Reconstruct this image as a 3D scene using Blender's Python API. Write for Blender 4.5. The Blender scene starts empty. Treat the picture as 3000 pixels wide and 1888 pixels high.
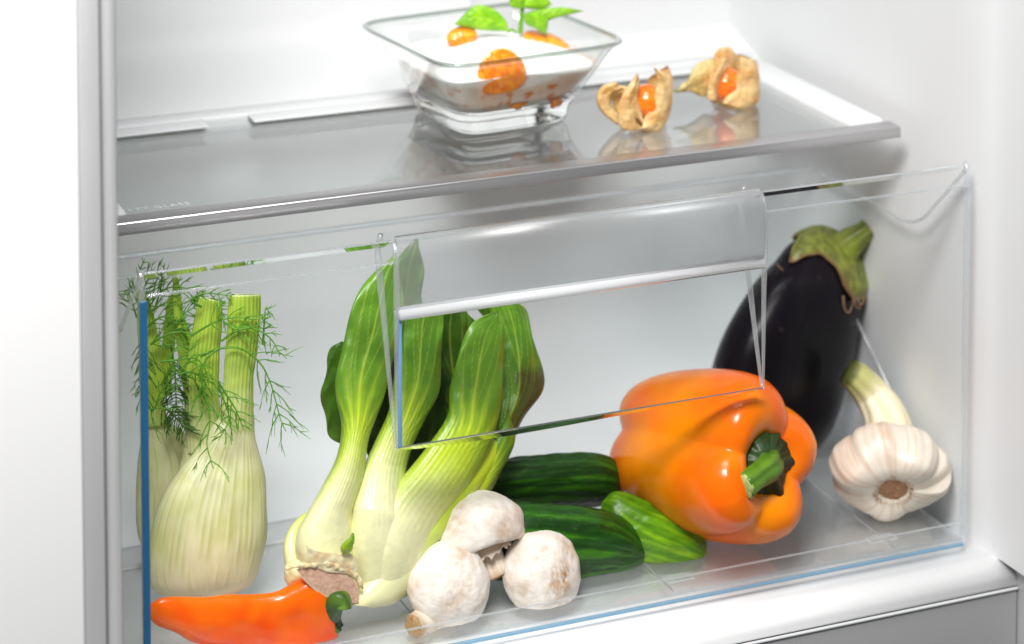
import bpy, math, random
import numpy as np
from math import sin, cos, pi, radians, tan, atan2, sqrt
from mathutils import Vector, Matrix, noise

random.seed(7); rng = np.random.default_rng(7)
sc = bpy.context.scene
col = sc.collection

# ------------------------------------------------------------------ camera
W0, H0, FPX = 3000.0, 1888.0, 7553.0
YAW, PITCH = radians(22.7356), radians(4.4)
CAM = np.array([-0.5177285, -1.1898165, 0.6356365])
PPY = -1153.83
Fw = np.array([sin(YAW)*cos(PITCH), cos(YAW)*cos(PITCH), -sin(PITCH)])
Rt = np.array([cos(YAW), -sin(YAW), 0.0]); Up = np.cross(Rt, Fw)
cd = bpy.data.cameras.new('camera'); cam = bpy.data.objects.new('camera', cd); col.objects.link(cam)
cam.location = CAM; cam.rotation_euler = (pi/2-PITCH, 0, -YAW)
cd.sensor_width = 36; cd.lens = 36*FPX/W0; cd.shift_y = -(H0/2-PPY)/W0
cd.clip_start = 0.05; cd.clip_end = 50
cd.dof.use_dof = True; cd.dof.focus_distance = 1.345; cd.dof.aperture_fstop = 5.6
sc.camera = cam

# ------------------------------------------------------------------ light
wd = bpy.data.worlds.new('World'); sc.world = wd; wd.use_nodes = True
bg = wd.node_tree.nodes['Background']; bg.inputs[0].default_value = (0.95, 0.98, 1.0, 1); bg.inputs[1].default_value = 0.20
def lamp(name, loc, target, sx, sy, watts, colour=(1, 1, 1)):
    d = bpy.data.lights.new(name, 'AREA'); d.shape = 'RECTANGLE'; d.size = sx; d.size_y = sy; d.energy = watts; d.color = colour
    o = bpy.data.objects.new(name, d); col.objects.link(o); o.location = loc
    o.rotation_euler = (Vector(target)-Vector(loc)).to_track_quat('-Z', 'Y').to_euler()
    return o
lamp('key_lamp', (-0.50, -0.80, 1.30), (0.02, 0.05, 0.05), 0.42, 0.42, 30.0, (1, 0.985, 0.965))
lamp('softbox_lamp', (-0.20, -0.35, 1.9), (0.0, 0.10, 0.07), 0.7, 0.5, 14, (1, 1, 1))
sc.view_settings.view_transform = 'Standard'; sc.view_settings.look = 'None'
sc.view_settings.exposure = 0.06; sc.view_settings.gamma = 1
sc.cycles.use_denoising = True
sc.cycles.max_bounces = 16; sc.cycles.transparent_max_bounces = 24; sc.cycles.transmission_bounces = 12
sc.cycles.sample_clamp_indirect = 6

# ------------------------------------------------------------------ helpers
def ray(px, py): return Fw + Rt*(px-W0/2)/FPX - Up*(py-PPY)/FPX
def at(px, py, Y): d = ray(px, py); return CAM + d*(Y-CAM[1])/d[1]
def atz(px, py, Z): d = ray(px, py); return CAM + d*(Z-CAM[2])/d[2]
def lin(h):
    h = h.lstrip('#'); c = [int(h[i:i+2], 16)/255 for i in (0, 2, 4)]
    return np.array([x/12.92 if x <= .04045 else ((x+.055)/1.055)**2.4 for x in c])
def sm(a, b, x):
    t = np.clip((x-a)/(b-a), 0, 1); return t*t*(3-2*t)
def mixc(a, b, t): t = np.asarray(t)[..., None]; return a*(1-t)+b*t
def nz(P, f, seed=0.0, oct=2):
    sh = P.shape[:-1]; Q = P.reshape(-1, 3)*f; out = np.empty(len(Q))
    for i, q in enumerate(Q): out[i] = noise.fractal(Vector((q[0]+seed, q[1]-seed, q[2]+2*seed)), 0.6, 2.0, oct)
    return out.reshape(sh)

def cr(pts, n):
    P = np.array(pts, float)
    if P.ndim == 1: P = P[:, None]
    k = np.vstack([2*P[0]-P[1], P, 2*P[-1]-P[-2]])
    d = np.concatenate([[0], np.cumsum(np.linalg.norm(np.diff(P, axis=0), axis=1))])
    t = np.linspace(0, d[-1], n); out = np.empty((n, P.shape[1]))
    for i, x in enumerate(t):
        j = min(np.searchsorted(d, x, side='right')-1, len(P)-2); j = max(j, 0)
        u = (x-d[j])/max(d[j+1]-d[j], 1e-9)
        a, b, c, e = k[j], k[j+1], k[j+2], k[j+3]
        out[i] = .5*((2*b)+(c-a)*u+(2*a-5*b+4*c-e)*u*u+(3*b-a-3*c+e)*u**3)
    return out

def tag(o, label=None, cat=None, group=None, kind=None):
    if label: o['label'] = label
    if cat: o['category'] = cat
    if group: o['group'] = group
    if kind: o['kind'] = kind
    return o
def thing(name, loc, label, cat, group=None):
    o = bpy.data.objects.new(name, None); col.objects.link(o); o.location = [float(x) for x in loc]; o.empty_display_size = .02
    return tag(o, label, cat, group)
def origin(p):
    o = np.zeros(3)
    while p is not None: o = o+np.array(p.location); p = p.parent
    return o
def obj(name, V, Fc, mat, parent=None, colr=None, uv=None, smooth=True, midx=None):
    V = np.asarray(V, float)
    me = bpy.data.meshes.new(name)
    base = origin(parent)
    me.from_pydata([tuple(v) for v in (V-base)], [], [tuple(int(i) for i in f) for f in Fc])
    mats = mat if isinstance(mat, (list, tuple)) else [mat]
    for m in mats: me.materials.append(m)
    if midx is not None: me.polygons.foreach_set('material_index', midx)
    if colr is not None:
        a = me.color_attributes.new('Col', 'FLOAT_COLOR', 'POINT')
        c = np.ones((len(V), 4)); c[:, :3] = np.clip(colr, 0, 1); a.data.foreach_set('color', c.ravel())
    me.polygons.foreach_set('use_smooth', [smooth]*len(me.polygons)); me.update()
    o = bpy.data.objects.new(name, me); col.objects.link(o)
    if parent is not None: o.parent = parent
    return o
def normals(P, closed):
    dv = np.gradient(P, axis=0)
    if closed: du = (np.roll(P, -1, 1)-np.roll(P, 1, 1))
    else: du = np.gradient(P, axis=1)
    n = np.cross(du, dv); l = np.linalg.norm(n, axis=2, keepdims=True); l[l < 1e-12] = 1
    n = n/l; return n
def outward(P, N):
    c = P.mean(axis=(0, 1)); s = ((P-c)*N).sum()
    return N if s > 0 else -N
def grid(name, P, mat, parent=None, C=None, closed=True, caps=True, smooth=True):
    n, m = P.shape[:2]; V = P.reshape(-1, 3); Fc = []
    for i in range(n-1):
        for j in range(m if closed else m-1):
            k = (j+1) % m
            Fc.append((i*m+j, i*m+k, (i+1)*m+k, (i+1)*m+j))
    if C is not None: C = C.reshape(-1, 3)
    if closed and caps:
        for r in (0, n-1):
            ring = P[r]; c = ring.mean(0); V = np.vstack([V, c]); ci = len(V)-1
            if C is not None: C = np.vstack([C, C[r*m:(r+1)*m].mean(0)])
            for j in range(m):
                k = (j+1) % m; a, b = r*m+j, r*m+k
                Fc.append((b, a, ci) if r == 0 else (a, b, ci))
    return obj(name, V, Fc, mat, parent, C, smooth=smooth)

def loft(Lp, Rp, Y, n=60, m=40, kf=1.0, kb=1.0, p=1.0, mode='round', bf=None, bb=None):
    """closed solid whose two long sides run through the world points that the outlines mark at depth Y"""
    Lc, Rc = cr(Lp, n), cr(Rp, n); v = np.linspace(0, 1, n); th = np.arange(m)*2*pi/m
    Yv = np.interp(v, *zip(*Y)) if isinstance(Y, (list, tuple)) else np.full(n, float(Y))
    P = np.empty((n, m, 3))
    f_ = lambda q, x: q(x) if callable(q) else q
    for i in range(n):
        A, B = at(*Lc[i], Yv[i]), at(*Rc[i], Yv[i]); c = (A+B)/2; h = (A-B)/2
        D = c-CAM; D /= np.linalg.norm(D); r = np.linalg.norm(h)
        s = np.sin(th); cc = np.cos(th)
        if mode == 'round':
            d = np.where(s > 0, np.abs(s)**p*r*f_(kf, v[i]), -np.abs(s)**p*r*f_(kb, v[i]))
        else:                                   # crescent: front bulge bf, back bulge bb (signed)
            d = np.where(s > 0, np.abs(s)**p*f_(bf, v[i]), np.abs(s)**p*f_(bb, v[i]))
        P[i] = c + np.outer(cc, h) - np.outer(d, D)
    return P, np.broadcast_to(th[None, :], (n, m)), np.broadcast_to(v[:, None], (n, m))

def tube(name, pts, rad, mat, parent=None, m=8, n=None, C=None, mod=None, cap=True, rounded=False):
    pts = cr(pts, n or max(4, len(pts)*4)); n = len(pts)
    r = cr([[x] for x in rad], n)[:, 0] if len(rad) > 1 else np.full(n, rad[0])
    P = np.empty((n, m, 3)); T = np.gradient(pts, axis=0); up = np.array([.13, .31, .94])
    th = np.arange(m)*2*pi/m
    a0 = None
    for i in range(n):
        t = T[i]/np.linalg.norm(T[i])
        a = np.cross(t, up) if a0 is None else a0-t*(a0@t)
        a /= np.linalg.norm(a); a0 = a; b = np.cross(t, a)
        rr = r[i]*(mod(th, i/(n-1)) if mod else 1)
        P[i] = pts[i]+np.outer(np.cos(th)*rr, a)+np.outer(np.sin(th)*rr, b)
    Cc = None
    if C is not None: Cc = C(np.broadcast_to(th, (n, m)), np.broadcast_to(np.linspace(0, 1, n)[:, None], (n, m)), P)
    if name is None: return P
    return grid(name, P, mat, parent, Cc, caps=cap)

def revolve(prof, n, m, c, axis, ref, warp=None):
    """prof: (rho, h) list from one pole to the other; returns grid P, phi, v"""
    pr = cr(prof, n); pr[:, 0] = np.maximum(pr[:, 0], 1e-5)
    a = np.array(axis, float); a /= np.linalg.norm(a)
    e1 = np.array(ref, float); e1 -= a*(e1@a); e1 /= np.linalg.norm(e1); e2 = np.cross(a, e1)
    ph = np.arange(m)*2*pi/m; PH = np.broadcast_to(ph, (n, m)); V = np.broadcast_to(np.linspace(0, 1, n)[:, None], (n, m))
    RR = np.broadcast_to(pr[:, :1], (n, m)).copy(); HH = np.broadcast_to(pr[:, 1:], (n, m)).copy()
    if warp: RR, HH = warp(RR, HH, PH, V)
    P = c + RR[..., None]*(np.cos(PH)[..., None]*e1+np.sin(PH)[..., None]*e2) + HH[..., None]*a
    return P, PH, V

def boxes(lst):
    V, Fc = [], []
    for (x0, x1, y0, y1, z0, z1) in lst:
        b = len(V); V += [(x, y, z) for z in (z0, z1) for y in (y0, y1) for x in (x0, x1)]
        Fc += [tuple(b+i for i in f) for f in ((0, 2, 3, 1), (4, 5, 7, 6), (0, 1, 5, 4), (2, 6, 7, 3), (0, 4, 6, 2), (1, 3, 7, 5))]
    return V, Fc
def bevel(o, w, seg=3, ang=40):
    md = o.modifiers.new('bevel', 'BEVEL'); md.width = w; md.segments = seg; md.limit_method = 'ANGLE'; md.angle_limit = radians(ang); md.harden_normals = False
    return o
def box(name, b, mat, parent=None, w=0.0, seg=3):
    V, Fc = boxes([b]); o = obj(name, V, Fc, mat, parent, smooth=w > 0)
    if w: bevel(o, w, seg)
    return o
def extrude_x(name, yz, x0, x1, mat, parent=None, smooth=False, w=0, midx=None, seg=3):
    """closed polygon in (y,z) pushed along x"""
    n = len(yz); V = [(x, y, z) for x in (x0, x1) for (y, z) in yz]
    Fc = [tuple(range(n)), tuple(range(2*n-1, n-1, -1))]+[(i, n+i, n+(i+1) % n, (i+1) % n) for i in range(n)]
    o = obj(name, V, Fc, mat, parent, smooth=smooth or w > 0, midx=midx)
    if w: bevel(o, w, seg)
    return o

# ------------------------------------------------------------------ materials
def mat(name):
    m = bpy.data.materials.new(name); m.use_nodes = True; nt = m.node_tree
    return m, nt, nt.nodes['Principled BSDF'], nt.nodes['Material Output']
def plain(name, c, rough=.4, metal=0, spec=.5, coat=0, bump=0, bscale=400, aniso=0, sss=0, stretch=None, trans=0):
    m, nt, b, out = mat(name)
    b.inputs['Base Color'].default_value = (*c, 1); b.inputs['Roughness'].default_value = rough; b.inputs['Metallic'].default_value = metal
    b.inputs['Specular IOR Level'].default_value = spec; b.inputs['Coat Weight'].default_value = coat
    if bump:
        tc = nt.nodes.new('ShaderNodeTexCoord'); mp = nt.nodes.new('ShaderNodeMapping'); nt.links.new(tc.outputs['Object'], mp.inputs[0])
        if stretch: mp.inputs['Scale'].default_value = stretch
        t = nt.nodes.new('ShaderNodeTexNoise'); t.inputs['Scale'].default_value = bscale; t.inputs['Detail'].default_value = 4
        nt.links.new(mp.outputs[0], t.inputs['Vector'])
        bp = nt.nodes.new('ShaderNodeBump'); bp.inputs['Strength'].default_value = bump; bp.inputs['Distance'].default_value = .001
        nt.links.new(t.outputs[0], bp.inputs['Height']); nt.links.new(bp.outputs[0], b.inputs['Normal'])
        if metal:
            mr = nt.nodes.new('ShaderNodeMapRange'); mr.inputs[3].default_value = rough-.1; mr.inputs[4].default_value = rough+.12
            nt.links.new(t.outputs[0], mr.inputs[0]); nt.links.new(mr.outputs[0], b.inputs['Roughness'])
            hs = nt.nodes.new('ShaderNodeMix'); hs.data_type = 'RGBA'; hs.inputs[6].default_value = (*[x*.86 for x in c], 1); hs.inputs[7].default_value = (*[min(1, x*1.1) for x in c], 1)
            nt.links.new(t.outputs[0], hs.inputs[0]); nt.links.new(hs.outputs[2], b.inputs['Base Color'])
    return m
def organic(name, rough=.35, sss=0., sssr=(1, .5, .25), sssd=.004, coat=0., coatr=.1, bump=.2, bscale=900, var=.12, vscale=120, spec=.5, stretch=None, rvar=.0):
    """skin whose colour is the mesh's own 'Col' attribute with fine procedural variation"""
    m, nt, b, out = mat(name); N = nt.nodes; L = nt.links
    at_ = N.new('ShaderNodeAttribute'); at_.attribute_name = 'Col'
    tc = N.new('ShaderNodeTexCoord'); mp = N.new('ShaderNodeMapping'); L.new(tc.outputs['Object'], mp.inputs[0])
    if stretch: mp.inputs['Scale'].default_value = stretch
    t = N.new('ShaderNodeTexNoise'); t.inputs['Scale'].default_value = vscale; t.inputs['Detail'].default_value = 6; L.new(mp.outputs[0], t.inputs['Vector'])
    mr = N.new('ShaderNodeMapRange'); mr.inputs[1].default_value = .3; mr.inputs[2].default_value = .7; mr.inputs[3].default_value = 1-var; mr.inputs[4].default_value = 1+var*.6
    L.new(t.outputs[0], mr.inputs[0])
    mu = N.new('ShaderNodeVectorMath'); mu.operation = 'SCALE'; L.new(at_.outputs['Color'], mu.inputs[0]); L.new(mr.outputs[0], mu.inputs['Scale'])
    L.new(mu.outputs[0], b.inputs['Base Color'])
    b.inputs['Roughness'].default_value = rough; b.inputs['Specular IOR Level'].default_value = spec
    if rvar:
        r2 = N.new('ShaderNodeMapRange'); r2.inputs[3].default_value = rough-rvar; r2.inputs[4].default_value = rough+rvar; L.new(t.outputs[0], r2.inputs[0]); L.new(r2.outputs[0], b.inputs['Roughness'])
    b.inputs['Subsurface Weight'].default_value = sss; b.inputs['Subsurface Radius'].default_value = sssr; b.inputs['Subsurface Scale'].default_value = sssd
    b.inputs['Coat Weight'].default_value = coat; b.inputs['Coat Roughness'].default_value = coatr
    if bump:
        t2 = N.new('ShaderNodeTexNoise'); t2.inputs['Scale'].default_value = bscale; t2.inputs['Detail'].default_value = 5; L.new(mp.outputs[0], t2.inputs['Vector'])
        bp = N.new('ShaderNodeBump'); bp.inputs['Strength'].default_value = bump; bp.inputs['Distance'].default_value = .0006
        L.new(t2.outputs[0], bp.inputs['Height']); L.new(bp.outputs[0], b.inputs['Normal'])
    return m
def clear(name, tint=(.97, .985, .985), rough=.02, refl=1.0, milky=0., mcol=(.9, .9, .9), mrough=None, f0=.04, bump=0):
    """thin clear sheet: see-through plus Fresnel mirror on each face"""
    m = bpy.data.materials.new(name); m.use_nodes = True; nt = m.node_tree; N = nt.nodes; L = nt.links; N.clear()
    out = N.new('ShaderNodeOutputMaterial'); tr = N.new('ShaderNodeBsdfTransparent'); tr.inputs[0].default_value = (*tint, 1)
    gl = N.new('ShaderNodeBsdfGlossy'); gl.inputs['Roughness'].default_value = rough; gl.inputs[0].default_value = (1, 1, 1, 1)
    lw = N.new('ShaderNodeLayerWeight'); pw = N.new('ShaderNodeMath'); pw.operation = 'POWER'; pw.inputs[1].default_value = 5; L.new(lw.outputs['Facing'], pw.inputs[0])
    lw.inputs['Blend'].default_value = .5
    ma = N.new('ShaderNodeMath'); ma.operation = 'MULTIPLY_ADD'; ma.inputs[1].default_value = (1-f0)*refl; ma.inputs[2].default_value = f0*refl; L.new(pw.outputs[0], ma.inputs[0])
    mx = N.new('ShaderNodeMixShader'); L.new(ma.outputs[0], mx.inputs[0]); L.new(gl.outputs[0], mx.inputs[2])
    if milky:
        df = N.new('ShaderNodeBsdfTranslucent'); df.inputs[0].default_value = (*mcol, 1)
        d2 = N.new('ShaderNodeBsdfDiffuse'); d2.inputs[0].default_value = (*mcol, 1)
        md = N.new('ShaderNodeMixShader'); md.inputs[0].default_value = .5; L.new(df.outputs[0], md.inputs[1]); L.new(d2.outputs[0], md.inputs[2])
        m2 = N.new('ShaderNodeMixShader'); m2.inputs[0].default_value = milky; L.new(tr.outputs[0], m2.inputs[1]); L.new(md.outputs[0], m2.inputs[2]); L.new(m2.outputs[0], mx.inputs[1])
    else: L.new(tr.outputs[0], mx.inputs[1])
    if bump:
        t = N.new('ShaderNodeTexNoise'); t.inputs['Scale'].default_value = 1400; bp = N.new('ShaderNodeBump'); bp.inputs['Strength'].default_value = bump; bp.inputs['Distance'].default_value = .0005
        tc = N.new('ShaderNodeTexCoord'); L.new(tc.outputs['Object'], t.inputs['Vector']); L.new(t.outputs[0], bp.inputs['Height']); L.new(bp.outputs[0], gl.inputs['Normal'])
    L.new(mx.outputs[0], out.inputs[0]); return m
def glass(name, c=(1, 1, 1), ior=1.45, rough=0.0):
    m, nt, b, out = mat(name); b.inputs['Base Color'].default_value = (*c, 1); b.inputs['Roughness'].default_value = rough
    b.inputs['Transmission Weight'].default_value = 1; b.inputs['IOR'].default_value = ior
    return m

M_LINER = plain('white_liner_plastic', (.71, .72, .73), .5, spec=.3, bump=.03, bscale=60)
M_LEDGE = plain('glossy_white_plastic', (.93, .93, .935), .18, bump=.02, bscale=40)
M_FRAME = plain('brushed_grey_steel', (.66, .66, .67), .5, metal=.45, bump=.05, bscale=70, stretch=(1, 1, .12))
M_GREY = plain('grey_painted_panel', (.33, .33, .335), .6, spec=.2, bump=.03, bscale=80)
M_GROOVE = plain('dark_rubber_gasket', (.10, .10, .105), .6, bump=.1)
M_WHITE = plain('white_shelf_plastic', (.60, .61, .62), .35, bump=.02, bscale=80)
M_ALU = plain('brushed_aluminium', (.50, .49, .495), .32, metal=.85, bump=.12, bscale=260, stretch=(.03, 1, 1))
M_PANEL = clear('clear_drawer_plastic', (.99, .994, .995), .03, refl=.12)
M_SHELF = clear('clear_shelf_glass', (.93, .95, .95), .015, refl=1.25)
M_EDGE = clear('blue_tinted_plastic_edge', (.45, .70, .85), .05, milky=.6, mcol=(.42, .60, .72))
M_RIM = clear('bright_plastic_edge', (.93, .95, .97), .08, refl=2.4, milky=.22, mcol=(.95, .96, .98))
M_DARKE = glass('refracting_plastic_edge', (.86, .90, .82), 1.49)
M_FROST = clear('frosted_handle_plastic', (.92, .93, .94), .30, refl=1.3, milky=.12, mcol=(.99, .99, 1.0), bump=.25)
M_ENAMEL = plain('pale_printed_lettering', (.50, .51, .52), .6, bump=.02)
M_CAB = plain('white_cabinet_board', (.88, .88, .88), .5, bump=.02, bscale=50)

# ------------------------------------------------------------------ refrigerator
XL, XR = -.2278, .264
fr = thing('refrigerator', (0.02, 0, -.02), 'open white refrigerator interior with a brushed steel frame strip at the left edge', 'refrigerator')
def liner():
    # back wall: profile in (y,z) swept in x with a soft panel shape
    prof = cr([(.188, -.0028), (.205, -.0022), (.228, .004), (.246, .020), (.257, .045), (.262, .085), (.262, .200), (.2625, .2110), (.268, .2160), (.290, .2245), (.316, .2355), (.326, .2415), (.331, .250), (.333, .262), (.340, .290), (.342, .31), (.344, .45), (.344, .62)], 120)
    xs = np.linspace(XL-.03, XR+.03, 90); P = np.empty((120, 90, 3))
    for i, (y, z) in enumerate(prof): P[i, :, 0] = xs; P[i, :, 1] = y; P[i, :, 2] = z
    return grid('back_wall', P, M_LINER, fr, closed=False)
liner()
pv = at(2242, 168, .302)
box('air_duct_cover', (pv[0]-.20, pv[0], .302, .350, pv[2], .468), M_LINER, fr, .022, 8)
# right wall: profile in (x,y), vertical, with a round inner corner and a flare towards the opening
def side_wall(s):
    X = XR if s > 0 else XL
    pr = cr([(X-s*.045, .3445), (X-s*.02, .338), (X-s*.006, .318), (X, .29), (X, .18), (X, .05), (X+s*.002, .01), (X+s*.006, -.01), (X+s*.0075, -.045)], 60)
    zs = np.linspace(-.004, .62, 70); P = np.empty((70, 60, 3))
    for j, z in enumerate(zs): P[j, :, 0] = pr[:, 0]; P[j, :, 1] = pr[:, 1]; P[j, :, 2] = z
    return grid('side_wall', P, M_LINER, fr, closed=False)
side_wall(1); side_wall(-1)
box('added_shade_slab', (XL-.002, XR+.002, .165, .344, .47, .50), M_LINER, fr, .004)  # unseen slab added overhead to keep key light off the upper back wall
# ledge that carries the drawer, rounded towards the door
led = [(-.002, -.003), (-.009, -.0036), (-.0150, -.0062), (-.0188, -.0105), (-.0202, -.0150), (-.0202, -.0165)]
lp = [(.30, -.003)]+cr(led, 50).tolist()+[(.30, -.0165)]
extrude_x('base_ledge', lp, XL-.007, XR+.0122, M_LEDGE, fr, smooth=True)
box('lower_panel', (XL-.007, XR+.0122, -.0214, .25, -.14, -.0182), M_GREY, fr, .0012)
box('sealing_lip', (XL-.007, XR+.0122, -.0224, -.0204, -.0180, -.0167), M_WHITE, fr, .0005)
# frame strip of the opening, left and right: rounded bead, dark groove, flat face
for s in (-1, 1):
    xi = at(351, 944, -.046)[0] if s < 0 else XR+.0125
    g = at(307, 944, -.046)[0] if s < 0 else xi+.0085
    f1 = at(236, 944, -.046)[0] if s < 0 else xi+.022
    a, b = sorted((xi, g)); box('frame_bead', (a, b-.0002, -.0475, .0, -.14, .62), M_FRAME, fr, .0033, 6)
    a, b = sorted((g+s*.0001, g+s*.0011)); box('door_gasket', (a, b, -.0445, .0, -.14, .62), M_GROOVE, fr, .0002, 1)
    a, b = sorted((g+s*.0012, f1)); box('frame_face', (a, b, -.0475, .0, -.14, .62), M_FRAME, fr, .0008, 2)
cab = thing('cabinet_panel', (-.36, -.04, 0), 'plain white cabinet panel at the far left beside the steel frame strip', 'cabinet panel')
box('board', (-.66, at(236, 944, -.046)[0]-.0006, -.049, .0, -.14, .62), M_CAB, cab, .0006, 2)

# ------------------------------------------------------------------ glass shelf
sh = thing('glass_shelf', (.02, .15, .2175), 'clear glass refrigerator shelf with a brushed aluminium front trim above the drawer', 'shelf')
SX0, SX1, SZ = -.2135, .2495, .2225
box('glass_pane', (SX0+.014, SX1-.012, .0785, .236, .2180, SZ-.0004), M_SHELF, sh)
extrude_x('front_trim', [(.0650, .2172), (.0650, .2214), (.0652, .2217), (.0653, .2230), (.0660, .2236), (.0782, .2236), (.0782, .2172)], SX0, .2505, M_ALU, sh, w=.0002, seg=2)
sf = extrude_x('back_rail', [(.2330, .2150), (.2330, .2240), (.2345, .2252), (.2475, .2252), (.2500, .2238), (.2500, .2120)], SX0, SX1, M_WHITE, sh, w=.001)
nx = at(600, 350, .238)[0]
for x0, x1 in ((SX0, nx-.003), (nx+.024, SX1-.03)):
    extrude_x('glazing_bead', [(.2185, .2230), (.2190, .2241), (.2325, .2246), (.2325, .2230)], x0, x1, M_WHITE, sh, w=.0006)
for s, xa, xb in ((1, SX1-.0235, SX1), (-1, SX0, SX0+.0145)):
    a, b = xa, xb
    o = box('side_rail', (a, b, .0800, .2328, .2110, .2249), M_WHITE, sh, .0035, 4)
fc = bpy.data.curves.new('lettering', 'FONT'); fc.body = 'SAFETY GLASS'; fc.size = .0050; fc.space_character = 1.25; fc.extrude = .00004
fo = bpy.data.objects.new('lettering_curve', fc); col.objects.link(fo); bpy.context.view_layer.update()
tm = bpy.data.meshes.new_from_object(fo.evaluated_get(bpy.context.evaluated_depsgraph_get())); col.objects.unlink(fo); bpy.data.objects.remove(fo)
tv = np.array([v.co[:] for v in tm.vertices]); tw = tv[:, 0].max()
e0, e1 = atz(556, 597, SZ)[0], atz(355, 618, SZ)[0]; full = (e0-e1)*12/9.9
k = full/tw
tv = np.c_[tv[:, 0]*k+e0-full, tv[:, 1]*1.15+.0872, tv[:, 2]+SZ-.0003]
obj('lettering', tv, [tuple(p.vertices) for p in tm.polygons], M_ENAMEL, sh, smooth=False)

# ------------------------------------------------------------------ drawer
dr = thing('crisper_drawer', (.02, .08, 0), 'transparent plastic crisper drawer full of vegetables with a frosted recessed handle', 'drawer')
DX0, DX1, HX0, HX1 = -.2137, .257, -.0832, .1275
T = .0024
def sheet(yz, th):
    """thin sheet: outline along yz and back, offset to +y side"""
    a = np.array(yz, float); t = np.gradient(a, axis=0); t /= np.linalg.norm(t, axis=1, keepdims=True)
    nrm = np.c_[t[:, 1], -t[:, 0]]
    b = a+nrm*th
    return [tuple(x) for x in a]+[tuple(x) for x in b[::-1]]
ZF = .0060
prof_front = [(0, .0036), (0, .0155), (.0004, .0160), (.0004, .205), (.0012, .2085), (.0030, .2150), (.0036, .2168)]
def front_panel():
    V, Fc, mi = [], [], []
    low = [(0, .0036), (0, .0155), (.0004, .0160), (.0004, .1108)]
    for x0, x1, prof in ((DX0+.0031, HX0, prof_front), (HX1, DX1-.0031, prof_front), (HX0, HX1, low)):
        yz = sheet(prof, T); n = len(yz); b = len(V)
        V += [(x, y, z) for x in (x0, x1) for (y, z) in yz]
        Fc += [(b+i, b+n+i, b+n+(i+1) % n, b+(i+1) % n) for i in range(n)]
        mi += [2 if i == len(prof)-1 and prof is low else 0 for i in range(n)]
    obj('front_panel', V, Fc, [M_PANEL, M_EDGE, M_DARKE], dr, smooth=False, midx=mi)
front_panel()
# rims and ridges that catch the light
def bar(name, x0, x1, y0, y1, z0, z1, m, w=.0004): return box(name, (x0, x1, y0, y1, z0, z1), m, dr, w, 2)
M_POL = clear('polished_plastic_chamfer', (.9, .92, .9), .03, f0=.8)
def chamfer(name, x0, x1, y, z, w0, w1, n=40):
    w0, w1 = w0*1.7, w1*1.7; V, Fc = [], []
    for i in range(n+1):
        f = i/n; x = x0+(x1-x0)*f; w = w0+(w1-w0)*min(1, sin(pi*min(f*1.15, 1.)**.7) if f < .62 else 1.1-f*.75); w = max(w, .0008)
        a, b = (y, z), (y+w*.86, z-w*.51)
        V += [(x, a[0], a[1]), (x, b[0], b[1]), (x, b[0]+.0004, b[1]+.0006), (x, a[0]+.0004, a[1]+.0006)]
        if i: k = 4*(i-1); Fc += [(k+j, k+(j+1) % 4, k+4+(j+1) % 4, k+4+j) for j in range(4)]
    Fc += [(0, 1, 2, 3), (4*n+3, 4*n+2, 4*n+1, 4*n)]
    return obj(name, V, Fc, M_POL, dr, smooth=False)
for x0, x1 in ((DX0+.003, HX0-.0004), (HX1+.0004, DX1-.003)):
    bar('top_rim', x0, x1, .0030, .0042, .2172, .2180, M_RIM, .0002)
    chamfer('rim_chamfer', x0, x1, .0044, .2170, .0065, .0065)
    bar('rim_ridge', x0, x1, -.0009, .0003, .2070, .2084, M_RIM)
bar('bottom_ridge', DX0+.003, DX1-.003, -.0008, .0003, .0152, .0162, M_RIM, .0003)
bar('bottom_edge', DX0+.003, DX1-.003, -.0010, .0012, .0020, .0035, M_EDGE, .0003)
for x in (DX0, DX1-.003):
    P = tube(None, [(x+.0015, .0030, .0022), (x+.0015, .0030, .10), (x+.0015, .0030, .206), (x+.0015, .0052, .2178)], [.0016], None, m=12, n=40)
    grid('corner_post', P, M_RIM, dr)
box('edge_strip', (DX0-.0006, DX0+.0032, -.0016, .0010, .0022, .2055), plain('blue_edge_plastic', (.008, .10, .23), .06, coat=1), dr, .0004)
# floor, rear wall, side walls
box('drawer_floor', (DX0+.003, DX1-.003, .003, .146, .0036, ZF), clear('milky_drawer_floor', (.96, .97, .97), .07, refl=2.2, milky=.10, mcol=(.92, .92, .93)), dr, .0006)
FL = plain('floor_rib_plastic', (.82, .83, .84), .2, bump=.02)
for x in (.0760, .2125, -.0620, -.1690):
    box('floor_rib', (x-.0004, x+.0004, .004, .145, ZF-.0002, ZF+.0007), M_RIM, dr, .0002, 1)
for x in (.0765, .2030, -.0550):
    bx = [(x, x+.017, .0135, .0140, ZF-.0002, ZF+.0006), (x, x+.017, .0205, .0210, ZF-.0002, ZF+.0006), (x, x+.0005, .0140, .0205, ZF-.0002, ZF+.0006), (x+.0165, x+.017, .0140, .0205, ZF-.0002, ZF+.0006)]
    V, Fc = boxes(bx); obj('embossed_frame', V, Fc, M_RIM, dr, smooth=False)
rear = [(.1455, .0052), (.150, .010), (.160, .060), (.1735, .160), (.1760, .166), (.1830, .1675)]
extrude_x('rear_wall', sheet(rear, .0022), DX0+.003, DX1-.003, M_PANEL, dr)
box('rear_rim', (DX0+.004, DX1-.004, .1745, .1800, .1672, .1690), M_RIM, dr, .0006)
box('rear_ridge', (DX0+.004, DX1-.004, .1715, .1730, .1570, .1582), M_RIM, dr, .0004)
box('floor_step', (DX0+.004, DX1-.004, .1405, .1452, ZF-.0002, ZF+.0016), M_WHITE, dr, .0006)
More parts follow.
